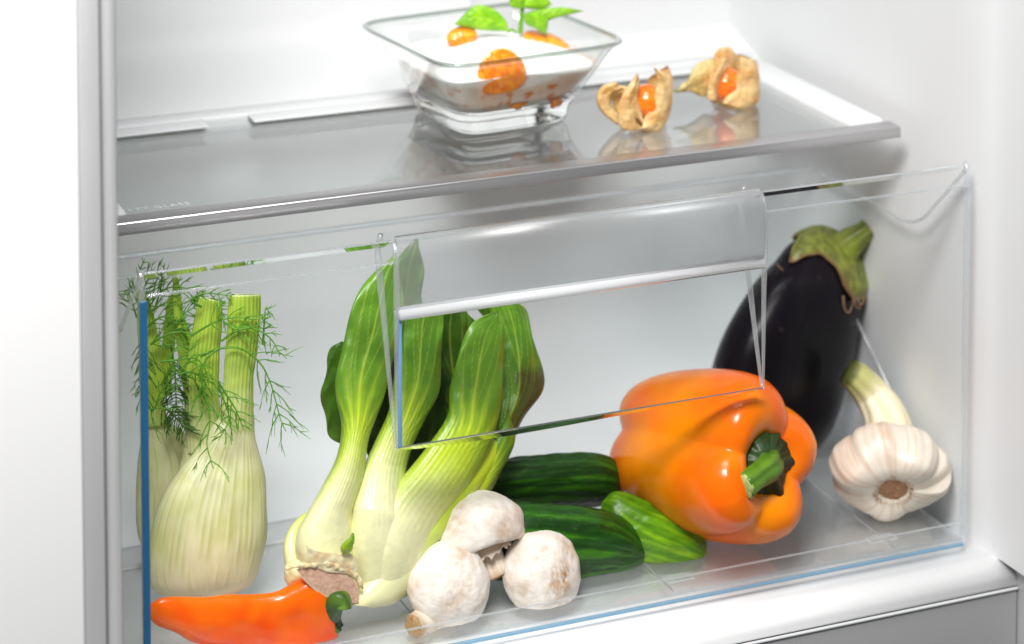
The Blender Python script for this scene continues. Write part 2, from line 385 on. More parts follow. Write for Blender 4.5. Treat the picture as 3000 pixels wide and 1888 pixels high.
for x0 in (DX0+.0002, DX1-.0024):
    top = cr([(.0032, .2155), (.012, .207), (.032, .1885), (.050, .1725), (.060, .1675), (.072, .1668), (.10, .1668), (.163, .1672), (.1730, .1665)], 40).tolist()
    poly = [(.0032, .0036)]+top+[(.160, .062), (.150, .012), (.1455, .0040)]
    o = extrude_x('side_wall', poly, x0, x0+.0022, M_PANEL, dr)
    P = tube(None, [(x0+.0011, y, z+.0006) for y, z in top[1::4]+[top[-1]]], [.0011], None, m=8, n=60); grid('side_rim', P, M_RIM, dr)
    box('side_foot', (x0, x0+.0022, .004, .1455, .0010, .0034), M_RIM, dr, .0004)
xs = DX1-.0030
P = tube(None, [(xs, .050, .0400), (xs, .088, .0690), (xs, .123, .0950)], [.0009], None, m=8, n=20); grid('side_rib', P, M_RIM, dr)
# handle pocket
hp = [(.0006, .1112), (.0240, .1960), (.0265, .2100), (.0225, .2160), (.0140, .2172), (.0045, .2172)]
extrude_x('pocket_back', sheet(cr(hp, 30).tolist(), -.0016), HX0+.0018, HX1-.0018, M_PANEL, dr, smooth=False)
for x0 in (HX0, HX1-.0017):
    extrude_x('pocket_side', [(-.0004, .1105), (.0010, .1105), (.0245, .1950), (.0270, .2060), (.0235, .2150), (.0140, .2168), (.0030, .2168), (-.0004, .2060)], x0, x0+.0017, [M_PANEL], dr)
    P = tube(None, [(x0+.0008, .0010, .1112), (x0+.0008, .0128, .1530), (x0+.0008, .0245, .1950), (x0+.0008, .0268, .2060), (x0+.0008, .0225, .2150)], [.0008, .0013, .0018, .0018, .0014], None, m=8, n=40); grid('pocket_rib', P, M_RIM, dr)
    P = tube(None, [(x0+.0008, -.0006, .1108), (x0+.0008, -.0006, .1500), (x0+.0008, -.0006, .2070), (x0+.0008, .0034, .2170)], [.0006, .0013, .0016, .0012], None, m=8, n=40); grid('pocket_edge', P, M_RIM, dr)
box('pocket_edge_strip', (HX0+.0016, HX0+.0036, -.0012, .0002, .1120, .1790), plain('pale_blue_edge_plastic', (.16, .34, .62), .08, coat=1), dr, .0004)
chamfer('pocket_foot', HX0+.001, HX1-.001, -.0008, .1116, .0015, .0130)
hand = cr([(.0050, .2176), (.0018, .2160), (-.0006, .2110), (-.0012, .2000), (-.0008, .1900), (.0004, .1835)], 24).tolist()
extrude_x('handle_band', sheet(hand, .0022), HX0+.0018, HX1-.0018, M_FROST, dr, smooth=True)
lip = [(-.0006, .1842), (-.0030, .1828), (-.0042, .1806), (-.0030, .1784), (.0006, .1778), (.0060, .1786), (.0074, .1796), (.0060, .1804), (.0030, .1806), (.0020, .1820), (.0020, .1838)]
extrude_x('handle_lip', cr(lip+lip[:1], 36)[:-1].tolist(), HX0+.0018, HX1-.0018, clear('bright_lip_plastic', (.93, .94, .96), .12, refl=3, milky=.9, mcol=(.94, .95, .97)), dr, smooth=True)
# ------------------------------------------------------------------ vegetable skins
S_PEP = organic('pepper_skin', .22, spec=.28, sss=.03, sssr=(1, .35, .05), sssd=.004, coat=.14, coatr=.10, bump=.10, bscale=900, var=.06, vscale=90)
S_GREEN = organic('green_stem_skin', .42, bump=.5, bscale=500, var=.2, vscale=200)
S_CUKE = organic('cucumber_skin', .33, spec=.3, coat=.0, coatr=.2, bump=.45, bscale=420, var=.28, vscale=160, stretch=(.35, 1, 1), rvar=.08)
S_EGG = organic('eggplant_skin', .26, spec=.12, coat=.0, coatr=.12, bump=.03, bscale=200, var=.05)
S_LEAF = organic('leaf_skin', .33, sss=.06, sssr=(.4, 1, .1), sssd=.0015, bump=.35, bscale=500, var=.16, vscale=260)
S_STALK = organic('pale_stalk_skin', .30, sss=.22, sssr=(1, .9, .4), sssd=.005, coat=.25, coatr=.18, bump=.12, bscale=900, var=.04, vscale=150)
S_FEN = organic('fennel_skin', .38, sss=.2, sssr=(1, .95, .5), sssd=.005, coat=.08, bump=.22, bscale=700, var=.05, vscale=140, stretch=(1, 1, .25))
S_MUSH = organic('mushroom_skin', .62, sss=.18, sssr=(1, .8, .6), sssd=.003, bump=.55, bscale=520, var=.05, vscale=170, spec=.3)
S_GARLIC = organic('garlic_skin', .40, sss=.2, sssr=(1, .8, .6), sssd=.003, bump=.2, bscale=500, var=.04, vscale=150)
S_FROND = organic('frond_skin', .45, bump=0, var=.2, vscale=300)

# ---------------------------------------------------------------- orange bell pepper
def bell_pepper():
    r = .0460; c = at(2088, 1375, .053)
    t = thing('bell_pepper', (c[0], c[1], ZF), 'large shiny orange bell pepper lying on its side with its stem facing forward', 'bell pepper')
    D = c-CAM; D /= np.linalg.norm(D); rt = np.cross(D, [0, 0, 1]); rt /= np.linalg.norm(rt); upv = np.cross(rt, D)
    al = radians(42)
    ax = -D*cos(al)+rt*sin(al)*.97-upv*.10; ax /= np.linalg.norm(ax)
    prof = [(0, .60), (.09, .605), (.15, .63), (.205, .70), (.30, .855), (.45, .975), (.64, 1.02), (.82, .955), (.955, .76), (1.0, .48), (1.0, .12), (.965, -.26), (.90, -.60), (.78, -.90), (.60, -1.06), (.40, -1.09), (.2, -1.02), (0, -.94)]
    prof = [(a*r*1.02, b*r*1.16-.04*r) for a, b in prof]
    cre = [(radians(50), 1.0), (radians(-26), 1.0), (radians(-108), .95), (radians(163), 1.1)]
    def warp(R, Hh, PH, V):
        cr_ = np.zeros_like(R)
        for a, s in cre:
            d = (PH-a+pi) % (2*pi)-pi
            cr_ = np.maximum(cr_, s*np.exp(-np.abs(d/.34)**1.35))
        sh = sm(.06, .2, V)*(1-sm(.8, .98, V)); amp = .05+.125*np.exp(-((V-.30)/.16)**2)+.07*sm(.55, .8, V)
        R2 = R*(1-amp*cr_*sh)
        R2 = R2*(1+sh*(.035*np.cos(PH-radians(-30))+.03*np.cos(PH-radians(190))))
        H2 = Hh-r*.16*cr_*np.exp(-((V-.27)/.12)**2)+r*.16*cr_*np.exp(-((V-.83)/.10)**2)
        H2 = H2+r*.09*np.cos(PH-radians(200))*sm(.08, .25, V)*(1-sm(.5, .8, V))
        wob = 1+.012*np.sin(3*PH+9*V)+.01*np.sin(5*PH-7*V+1)
        return R2*wob, H2
    P, PH, V = revolve(prof, 150, 190, c, ax, rt, warp)
    # rests on the drawer floor
    low = P[..., 2].min(); print('pepper low', low); P[..., 2] += (ZF+.0004-low)
    f = nz(P, 26, 3)
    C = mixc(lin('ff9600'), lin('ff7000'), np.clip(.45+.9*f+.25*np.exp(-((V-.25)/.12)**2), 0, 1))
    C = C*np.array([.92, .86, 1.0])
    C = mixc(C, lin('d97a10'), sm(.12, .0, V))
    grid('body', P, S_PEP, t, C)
    # calyx: dark star lining the cavity
    pc = P[0].mean(0)
    e1 = rt-ax*(rt@ax); e1 /= np.linalg.norm(e1); e2 = np.cross(ax, e1)
    n, m = 26, 72; ph = np.arange(m)*2*pi/m; Q = np.empty((n, m, 3))
    ring = P[np.argmin(np.abs(V[:, 0]-.01)):]
    def rimpt(v, k):  # point on the body for azimuth k at profile v
        i = int(v*149); j = int(round(ph[k]/(2*pi)*190)) % 190; return P[i, j]
    for k in range(m):
        vm = .135+.006*np.cos(6*ph[k]+.5)+.003*np.cos(11*ph[k])
        for i in range(n): Q[i, k] = rimpt(vm*i/(n-1), k)+ax*.0009
    Cq = mixc(lin('16270a'), lin('2c4a12'), np.clip(.5+nz(Q, 300, 5), 0, 1))
    grid('calyx', Q, S_GREEN, t, Cq, caps=True)
    def sp(px, py, k): q = at(px, py, c[1]-.02-k); return q
    b0 = pc+ax*.0005
    pts = [b0, b0+ax*.006, b0+ax*.0115+e1*.0016, None, None]
    y1 = (b0+ax*.0165)[1]
    pts = [b0, b0+ax*.006+e1*.0004, b0+ax*.0115+e1*.0022-e2*.0004, at(2250, 1370, y1-.002), at(2212, 1400, y1-.009), at(2176, 1426, y1-.013)]
    def cs(th, v, P_):
        g = mixc(lin('20300a'), lin('4a7410'), sm(.15, .6, v)); g = mixc(g, lin('6f9420'), np.clip(.5+.5*np.sin(th*6), 0, 1)*.35)
        return g
    tube('stem', pts, [.0098, .0074, .0066, .0064, .0064, .0076], S_GREEN, t, m=36, n=50, C=cs, mod=lambda th, v: 1+.06*np.sin(6*th+2*v)+.03*np.sin(11*th), cap=True)
    e = at(2176, 1426, y1-.013); dv = e-at(2212, 1400, y1-.009); dv /= np.linalg.norm(dv)
    P3 = tube(None, [e-dv*.0006, e+dv*.0004, e+dv*.0007], [.0074, .0073, .0062], None, m=36, n=6, mod=lambda th, v: 1+.06*np.sin(6*th+2))
    grid('cut_face', P3, S_GREEN, t, np.broadcast_to(lin('a3b36a'), P3.shape)*(1+.25*nz(P3, 900, 2)[..., None]))
bell_pepper()

# ---------------------------------------------------------------- eggplant
def eggplant():
    Lp = [(2415, 678), (2385, 680), (2345, 694), (2305, 722), (2268, 768), (2215, 822), (2160, 905), (2115, 990), (2085, 1080), (2072, 1180), (2085, 1290), (2130, 1390), (2200, 1450), (2280, 1462)]
    Rp = [(2415, 678), (2462, 702), (2500, 742), (2528, 795), (2540, 850), (2530, 930), (2510, 1020), (2490, 1100), (2466, 1190), (2440, 1260), (2405, 1335), (2365, 1400), (2320, 1450), (2280, 1462)]
    Yc = [(0, .143), (.5, .128), (1, .110)]
    P, U, V = loft(Lp, Rp, Yc, n=110, m=110, kf=.92, kb=.92)
    q = P[-1].mean(0); t = thing('eggplant', (q[0], q[1], ZF), 'glossy black-purple eggplant with a green cap leaning at the back behind the orange bell pepper', 'eggplant')
    zz = P[..., 2]; low = zz.min()
    if low < ZF: P[..., 2] = np.where(zz < ZF+.02, ZF+.0003+(zz-low)*(ZF+.02-ZF-.0003)/(ZF+.02-low), zz)
    C = mixc(lin('0a080c'), lin('100b12'), np.clip(.5+nz(P, 20, 1), 0, 1))
    C = mixc(C, lin('5a5248'), sm(.62, .75, nz(P, 500, 8, 1))*.25)
    grid('body', P, S_EGG, t, C)
    N = outward(P, normals(P, True))
    # cap: shell over the top, cut into sepals
    m = 110; th = U[0]; vb = np.empty(m)
    # angle pi/2 faces the camera, 0 = left side, pi = right side
    keys = [(-.25, .10), (.0, .075), (.45, .08), (.72, .12), (.90, .205), (1.0, .19), (1.25, .165), (1.50, .150), (1.75, .165), (1.95, .20), (2.15, .27), (2.38, .315), (2.62, .30), (2.85, .28), (3.10, .315), (3.4, .22), (3.9, .13), (4.6, .26), (5.3, .12), (6.03, .10)]
    kx = [k[0] for k in keys]+[keys[0][0]+2*pi]; ky = [k[1] for k in keys]+[keys[0][1]]
    vb = np.interp(np.where(th < kx[0], th+2*pi, th), kx, ky); vb = (vb+np.roll(vb, 1)*.5+np.roll(vb, -1)*.5)/2
    n = 44; Q = np.empty((n, m, 3)); Nn = np.empty((n, m, 3))
    for j in range(m):
        x = np.linspace(0.004, vb[j]*.93, n)*109
        i0 = np.floor(x).astype(int); f = (x-i0)[:, None]; i1 = np.minimum(i0+1, 109)
        Q[:, j] = P[i0, j]*(1-f)+P[i1, j]*f; Nn[:, j] = N[i0, j]*(1-f)+N[i1, j]*f
    vv = np.broadcast_to(np.linspace(0, 1, n)[:, None], (n, m))
    ridge = .0005*np.cos(5*U[:n]*1.0+.4)
    edge = .0016*(1-sm(.82, 1.0, vv))+.0006+.0012*sm(.93, 1, vv)*np.abs(np.sin(9*U[:n]))
    Q = Q+Nn*(edge+ridge)[..., None]+Nn*(.0006*nz(Q, 220, 4))[..., None]
    ns = nz(Q, 160, 9, 3)
    C = mixc(lin('8a9236'), lin('6a722a'), np.clip(.5+ns, 0, 1))
    C = mixc(C, lin('4c4a1c'), sm(.05, .5, nz(Q*np.array([1, 1, .3]), 260, 2))*.55)
    C = mixc(C, lin('7a5c3a'), sm(.86, 1.0, vv)*.95)
    C = mixc(C, lin('5c3f28'), sm(.12, .02, np.abs(np.sin(2.5*U[:n]+.9)))*sm(.5, .8, vv)*.7)
    cap = grid('cap', Q, S_GREEN, t, C, caps=False)
    sd = cap.modifiers.new('thick', 'SOLIDIFY'); sd.thickness = .0012; sd.offset = -1
    def cs(th, v, P_):
        g = mixc(lin('8c9a34'), lin('64701e'), sm(.3, 1, v)); return mixc(g, lin('453c1c'), (np.clip(.5+.5*np.sin(th*5+v*3), 0, 1)**3)*.6*sm(.2, .8, v))
    pts = [at(2435, 765, .136), at(2462, 740, .131), at(2492, 712, .127), at(2522, 690, .124), at(2546, 673, .123)]
    tube('stem', pts, [.0130, .0088, .0066, .0062, .0068], S_GREEN, t, m=40, n=60, C=cs, mod=lambda th, v: 1+.05*np.sin(5*th+2*v)+.03*np.sin(9*th+1))
    d = pts[-1]-pts[-2]; d /= np.linalg.norm(d); e = pts[-1]
    P3 = tube(None, [e-d*.0004, e+d*.0005, e+d*.0008], [.0066, .0062, .0052], None, m=40, n=6); grid('cut_face', P3, S_GREEN, t, np.broadcast_to(lin('9a8a70'), P3.shape)*(1+.5*nz(P3, 700, 2)[..., None]))
    for pp in ([(2322, 802), (2305, 800), (2288, 788), (2276, 774)], [(2470, 868), (2474, 905), (2487, 916), (2498, 890), (2500, 868)], [(2512, 872), (2520, 895), (2532, 880), (2530, 870)], [(2500, 880), (2512, 902), (2524, 903)]):
        tube('dry_tip', [at(x, y, .108 if x > 2400 else .118) for x, y in pp], [.0007, .0006, .0003], S_GREEN, t, m=6, C=lambda th, v, P_: np.broadcast_to(lin('8a6f50'), P_.shape))
eggplant()

# ---------------------------------------------------------------- cucumbers
def cucumber(Lp, Rp, Y, label, ca, cb, cc, tip, seed, flower=None):
    P, U, V = loft(Lp, Rp, Y, n=130, m=120, kf=.98, kb=.98)
    q = P[-8].mean(0); t = thing('cucumber', (q[0], q[1], ZF), label, 'cucumber', 'small cucumbers stacked between the bok choy and the bell pepper')
    N = outward(P, normals(P, True))
    lump = nz(P*np.array([.55, 1, 1]), 95, seed, 3)
    P = P+N*(.0008*lump+.00022*np.cos(9*U+3*np.sin(5*V+seed)))[..., None]*(np.sin(pi*V)**.4)[..., None]
    if P[..., 2].min() < ZF: P[..., 2] = np.maximum(P[..., 2], ZF+.0002)
    st = nz(np.stack([V*2.2, np.cos(U)*6, np.sin(U)*6], -1), 1.0, seed+4, 4)
    C = mixc(ca, cb, np.clip(.5+1.1*st, 0, 1)); C = mixc(C, cc, sm(.25, .75, st+.35*np.sin(U-1.1))*.6)
    fl = nz(P, 1500, seed, 1); C = mixc(C, cc, sm(.42, .6, fl)*.35)
    C = mixc(C, cb, sm(.86, .97, V)*.45); C = mixc(C, lin(tip), sm(.986, 1, V)*.9)
    grid('body', P, S_CUKE, t, C)
    e = P[-1].mean(0); d = e-P[-8].mean(0); d /= np.linalg.norm(d)
    if flower is None:
        tube('blossom_scar', [e-d*.0008, e+d*.0003, e+d*.0005], [.0022, .0019, .001], S_GREEN, t, m=16, n=6, C=lambda th, v, P_: np.broadcast_to(lin(tip), P_.shape)*.8)
    else:
        pts = [e-d*.001]+[at(x, y, e[1]) for x, y in flower]
        tube('stem_nub', pts, [.0028, .0022, .0018, .0022], S_GREEN, t, m=14, C=lambda th, v, P_: mixc(lin('5c7a16'), lin('b6c23a'), v), mod=lambda th, v: 1+.2*np.sin(3*th+4*v))
cucumber([(1290, 1470), (1310, 1420), (1370, 1380), (1460, 1350), (1560, 1335), (1650, 1329), (1720, 1324), (1775, 1332), (1812, 1358), (1829, 1392), (1826, 1418)],
         [(1290, 1470), (1330, 1490), (1400, 1500), (1480, 1497), (1560, 1494), (1640, 1490), (1720, 1486), (1775, 1478), (1805, 1460), (1820, 1438), (1826, 1418)],
         [(0, .090), (.5, .086), (1, .080)], 'dark green cucumber on top of the two others, behind the upper mushroom', lin('12300a'), lin('1f4a0a'), lin('3a6c10'), '4c5222', 1.0)
cucumber([(1300, 1560), (1330, 1500), (1400, 1478), (1500, 1473), (1590, 1474), (1680, 1480), (1760, 1492), (1820, 1514), (1862, 1550), (1886, 1590), (1892, 1625)],
         [(1300, 1560), (1330, 1640), (1400, 1690), (1500, 1712), (1600, 1716), (1680, 1714), (1750, 1706), (1810, 1694), (1855, 1675), (1882, 1650), (1892, 1625)],
         [(0, .060), (.5, .050), (1, .040)], 'dark green cucumber at the front directly behind the round right-hand mushroom', lin('163c0a'), lin('24590a'), lin('4a8a18'), '7d9a2a', 5.0, [(1895, 1612), (1888, 1622)])
cucumber([(1762, 1475), (1800, 1440), (1850, 1447), (1900, 1466), (1955, 1486), (2010, 1512), (2050, 1546), (2070, 1590), (2064, 1630)],
         [(1762, 1475), (1762, 1540), (1790, 1600), (1830, 1640), (1880, 1664), (1945, 1678), (2005, 1676), (2046, 1662), (2064, 1630)],
         [(0, .062), (.5, .050), (1, .037)], 'light green cucumber lowest of the three, pointing out under the bell pepper', lin('4c7e0a'), lin('699c0c'), lin('86ae18'), 'b9b47a', 9.0)

# ---------------------------------------------------------------- sweet pointed pepper
def pointed_pepper():
    Lp = [(436, 1795), (436, 1780), (450, 1764), (480, 1752), (540, 1748), (620, 1747), (700, 1746), (770, 1743), (815, 1732), (855, 1708), (895, 1686), (925, 1680), (948, 1694), (962, 1730), (976, 1790)]
    Rp = [(436, 1795), (440, 1812), (458, 1832), (500, 1850), (550, 1876), (620, 1896), (700, 1908), (780, 1914), (840, 1916), (890, 1914), (935, 1906), (970, 1890), (988, 1870), (986, 1835), (976, 1790)]
    P, U, V = loft(Lp, Rp, [(0, .034), (.6, .030), (1, .026)], n=110, m=90, kf=.62, kb=.9, p=.9)
    P[..., 2] = np.maximum(P[..., 2], ZF+.0003); P[..., 1] = np.maximum(P[..., 1], .0045)
    t = thing('pointed_pepper', (P[60].mean(0)[0], .03, ZF), 'orange pointed pepper lying in the front left corner, green cap to the right', 'pepper')
    N = outward(P, normals(P, True)); dent = nz(P, 45, 2, 2)
    P = P+N*(.0009*dent-.0008*np.exp(-((V-.70)/.14)**2)*np.exp(-((U-1.75)/.45)**2))[..., None]*(np.sin(pi*V)**.5)[..., None]
    P[..., 2] = np.maximum(P[..., 2], ZF+.0003)
    C = mixc(lin('ff6c00'), lin('f03c00'), np.clip(.45+.8*nz(P, 60, 6)+.45*np.sin(U-pi*.85), 0, 1)); C = mixc(C, lin('ff9320'), sm(.10, .0, V)*.6)
    grid('body', P, S_PEP, t, C*np.array([.95, .9, 1]))
    e = at(968, 1788, .026)
    Pk, Uk, Vk = loft([(940, 1704), (938, 1735), (942, 1772), (954, 1808), (972, 1836), (992, 1856)], [(940, 1704), (970, 1712), (996, 1740), (998, 1785), (1004, 1822), (992, 1852)], .0215, n=60, m=60, kf=.45, kb=.45)
    Pk = Pk+outward(Pk, normals(Pk, True))*(.0016*nz(Pk, 300, 7, 3))[..., None]
    grid('calyx', Pk, S_GREEN, t, mixc(lin('142c0a'), lin('3c6a1c'), np.clip(.4+nz(Pk, 300, 3, 3)*1.6, 0, 1)))
    tube('stem', [at(968, 1785, .024), at(980, 1768, .020), at(992, 1756, .018), at(1004, 1764, .017), at(1006, 1780, .0165)], [.0070, .0055, .0046, .0044, .0048], S_GREEN, t, m=20, n=30, C=lambda th, v, P_: mixc(lin('24480f'), lin('6c8c2c'), sm(.3, 1, v)*np.clip(.6+.4*np.sin(4*th), 0, 1)), mod=lambda th, v: 1+.1*np.sin(4*th+3*v))
pointed_pepper()

# ---------------------------------------------------------------- mushrooms
def mush_col(P, V, seed, spot):
    a = nz(P, 70, seed, 4); b = nz(P*np.array([1, 1, .6]), 260, seed+3, 3)
    C = mixc(lin('f3ebe2'), lin('d9bfa2'), sm(-.3, 1.2, a)*.55); C = mixc(C, lin('c9a47c'), sm(.15, 1.2, a+b*.4)*.35)
    C = mixc(C, lin('e0cdb8'), sm(.0, .6, b)*.18)
    for (pt, r, h, k) in spot:
        d = np.linalg.norm(P-pt, axis=-1)/r; C = mixc(C, lin(h), np.clip(np.exp(-d*d)*(.8+1.3*b), 0, 1)*k)
    return C*.95
MG = 'white mushrooms lying in a cluster in front of the bok choy'
def cap_profile(r, h, lip=.25):
    return [(0, h), (.25*r, h*.97), (.5*r, h*.86), (.75*r, h*.62), (.92*r, h*.30), (r, -.02*r), (.97*r, -lip*r*.8), (.86*r, -lip*r*1.15), (.72*r, -lip*r*1.1), (.55*r, -lip*r*.8), (.3*r, -lip*r*.6), (0, -lip*r*.6)]
def mushroom(label, c, axis, r, h, seed, spots, stem=None, lip=.25, sq=(1, 1, 1), ragged=0):
    D = c-CAM; D /= np.linalg.norm(D); rt = np.cross(D, [0, 0, 1]); rt /= np.linalg.norm(rt)
    t = thing('mushroom', (c[0], c[1], ZF), label, 'mushroom', MG)
    P, U, V = revolve(cap_profile(r, h, lip), 90, 120, c, axis, rt)
    P = c+(P-c)*np.array(sq)
    N = outward(P, normals(P, True))
    P = P+N*(.0010*nz(P, 60, seed, 3)+.00016*nz(P, 700, seed, 2))[..., None]
    P[..., 2] = np.maximum(P[..., 2], ZF+.0002); P[..., 1] = np.maximum(P[..., 1], .0034)
    C = mush_col(P, V, seed, spots); C = mixc(C, lin('cbb39a'), sm(.70, .85, V)*.6)
    grid('cap', P, S_MUSH, t, C)
    if stem:
        pts, rad = stem
        def cs(th, v, P_):
            a = np.clip(.5+.5*np.sin(th*17+3*np.sin(5*th)), 0, 1); g = mixc(lin('efe2d4'), lin('d8bd9c'), a*.55); return mixc(g, lin('a98a62'), sm(.80, 1, v)*.7)*.95
        tube('stem', pts, rad, S_MUSH, t, m=60, n=40, C=cs, mod=lambda th, v: 1+.03*np.sin(4*th+1)+.012*np.sin(17*th))
        e, d = pts[-1], pts[-1]-pts[-2]; d /= np.linalg.norm(d)
        P3 = tube(None, [e-d*.0003, e+d*.0006, e+d*.0009], [rad[-1], rad[-1]*.93, rad[-1]*.78], None, m=40, n=6); grid('cut_face', P3, S_MUSH, t, mixc(np.broadcast_to(lin('b8966a'), P3.shape), lin('8a6a44'), np.clip(.5+nz(P3, 500, 1), 0, 1)))
    return t, P
c1 = at(1390, 1546, .046)
t1, P1 = mushroom('white mushroom standing highest with its stem and torn veil showing, behind the other two', c1+np.array([0, 0, .000]), (-.14, .62, 1), .0262, .0178, 3, [(at(1300, 1560, .026), .010, 'cda57c', .5), (at(1480, 1560, .026), .008, 'c9a27a', .5)],
    ([at(1412, 1560, .045), at(1425, 1600, .040), at(1443, 1645, .036), at(1460, 1684, .033)], [.0082, .0078, .0070, .0076]), lip=.42)
V1 = []
pv = tube(None, [at(1412, 1590, .042), at(1418, 1606, .040), at(1424, 1620, .039)], [.0090, .0112, .0150], None, m=60, n=8)
pv[-1] += (.0016*np.sin(np.arange(60)*1.9)+.001*np.sin(np.arange(60)*.83))[:, None]*np.array([0, 0, 1.0])
o = grid('veil', pv[::-1], S_MUSH, t1, np.broadcast_to(lin('e6d3bf'), pv.shape)*.95, caps=False); sd = o.modifiers.new('thick', 'SOLIDIFY'); sd.thickness = .0006
c2 = at(1318, 1712, .0245)
mushroom('white mushroom at the front left of the cluster, stem poking out below its cap', c2, (.10, -.70, .62), .0226, .0165, 8, [(at(1340, 1640, .008), .010, 'cfa981', .35), (at(1330, 1770, .004), .008, 'd2b190', .5), (at(1235, 1690, .008), .005, 'c9a57c', .5)],
    ([at(1310, 1760, .030), at(1285, 1790, .026), at(1245, 1818, .020), at(1212, 1836, .016)], [.0085, .0078, .0070, .0062]), lip=.32, sq=(1.0, .82, 1.04))
c3 = at(1590, 1676, .0260)
mushroom('round white mushroom at the right of the cluster with a brown bruise', c3, (.12, -.66, .68), .0224, .0180, 14, [(at(1650, 1690, .0105), .0062, 'a57436', 1.0), (at(1638, 1728, .010), .0065, 'c39a74', .7), (at(1575, 1625, .01), .006, 'cda47a', .4)], lip=.35, sq=(.97, .84, 1.04))

# ---------------------------------------------------------------- garlic
def garlic():
    c = at(2606, 1420, .0390); r = .0345
    D = c-CAM; D /= np.linalg.norm(D); rt = np.cross(D, [0, 0, 1]); rt /= np.linalg.norm(rt); upv = np.cross(rt, D)
    t = thing('garlic_bulb', (c[0], c[1], ZF), 'white garlic bulb with pink streaks, root end facing forward, thick stem bent back', 'garlic')
    ax = upv*.66+D*.72-rt*.12; ax /= np.linalg.norm(ax)     # from root to neck
    prof = [(0, -.60), (.10, -.60), (.22, -.63), (.34, -.70), (.55, -.72), (.78, -.60), (.94, -.34), (1.0, -.02), (.98, .25), (.86, .50), (.66, .68), (.46, .78), (.34, .90), (.27, 1.06), (.25, 1.2)]
    prof = [(a*r*.98, b*r*.76) for a, b in prof]
    cl = np.array([-1.35, -.45, .45, 1.25, 2.1, 3.0, 3.9])
    def warp(R, Hh, PH, V):
        g = np.zeros_like(R)
        for a, s in zip(cl, (.8, 1, .7, 1, .8, 1, .8)):
            d = (PH-a+pi) % (2*pi)-pi; g = np.maximum(g, s*np.exp(-(d/.17)**2))
        e = sm(.15, .42, V)*(1-sm(.75, .95, V))
        R2 = R*(1-.085*g*e+.03*np.sin(2*PH+1)*e+.02*np.sin(3*PH)*e+.008*np.sin(23*PH+3*V)*e)
        H2 = Hh-r*.10*np.cos(3.5*PH)*np.exp(-((V-.33)/.12)**2)
        return R2, H2
    P, U, V = revolve(prof, 120, 200, c, ax, rt, warp)
    lo = P[..., 2].min(); P[..., 2] = ZF+.0003+(P[..., 2]-lo)*.86
    s1 = nz(np.stack([np.cos(U)*9, np.sin(U)*9, V*1.1], -1), 1.0, 3, 4); s2 = .5+.5*np.sin(38*U+3*np.sin(6*V)+4*s1)
    C = mixc(lin('e8dccb'), lin('d3bb9f'), sm(-.1, .6, s1)*.75); C = mixc(C, lin('f2eadd'), s2*.35)
    L = np.clip(.5+.9*np.cos(U-radians(200)), 0, 1); C = mixc(C, lin('d49a86'), L*sm(.12, .45, V)*(1-sm(.6, .9, V))*np.clip(.45+.9*s1, 0, 1)*.3)
    C = mixc(C, lin('cdb893'), sm(.16, .06, V)*.3)
    grid('bulb', P, S_GARLIC, t, C*.90)
    rc = P[0].mean(0); ax2 = np.cross(P[3, 50]-P[3, 0], P[3, 100]-P[3, 0]); ax2 /= np.linalg.norm(ax2); ax = ax2*np.sign(ax2@ax)
    n, m = 30, 80; th = np.arange(m)*2*pi/m; e1 = rt-ax*(rt@ax); e1 /= np.linalg.norm(e1); e2 = np.cross(ax, e1); Q = np.empty((n, m, 3))
    for i in range(n):
        f = i/(n-1); rr = .0132*f**.8
        for j in range(m):
            hh = -.0006-.0014*sm(.60, .80, f)*(1-sm(.9, 1, f))*(1+.6*noise.noise(Vector((cos(th[j])*14, sin(th[j])*14, f*20))))-.0006*noise.noise(Vector((cos(th[j])*9*f, sin(th[j])*9*f, 7)))
            if f > .92: hh += .003*(f-.92)/.08
            Q[i, j] = rc+(cos(th[j])*e1+sin(th[j])*e2)*rr*(1+.05*sin(7*th[j])*f)+ax*(hh-.0012*(1-f))
    vv = np.broadcast_to(np.linspace(0, 1, n)[:, None], (n, m)); a = nz(Q, 900, 3, 2)
    Cq = mixc(lin('a87a52'), lin('8a5a38'), np.clip(.5+a, 0, 1)); Cq = mixc(Cq, lin('c9a883'), sm(.62, .85, vv)*np.clip(.3+1.4*a, 0, 1))
    grid('root_plate', Q, S_GREEN, t, Cq, caps=False)
    # clipped root stubs round the plate: tiny, joined
    V_, F_, C_ = [], [], []
    for k in range(150):
        a = rng.uniform(0, 2*pi); f = rng.uniform(.72, .98)*.0118; p = rc+(cos(a)*e1+sin(a)*e2)*f-ax*.0022; d = -ax*.8+(cos(a)*e1+sin(a)*e2)*rng.uniform(-.2, .9)+rng.normal(0, .25, 3); d /= np.linalg.norm(d)
        s = np.cross(d, [.3, .5, .8]); s /= np.linalg.norm(s); u2 = np.cross(d, s); b = len(V_); w = .00022; ln = rng.uniform(.0010, .0022)
        for q in (p+s*w, p-s*w*.5+u2*w, p-s*w*.5-u2*w, p+d*ln): V_.append(q); C_.append(lin('b08a64')*rng.uniform(.5, 1.5))
        F_ += [(b, b+1, b+3), (b+1, b+2, b+3), (b+2, b, b+3)]
    tag(obj('root_stubs', V_, F_, S_GREEN, t, np.array(C_), smooth=False), kind='stuff')
    nk = P[-1].mean(0)
    def cs(th, v, P_):
        s = np.clip(.5+.5*np.sin(9*th+2*np.sin(3*v)), 0, 1); g = mixc(lin('ece2c6'), lin('cdbf94'), s*.6); g = mixc(g, lin('a3a552'), sm(.55, .9, v)*.8); return mixc(g, lin('3a4012'), sm(.90, 1, v)*.9)
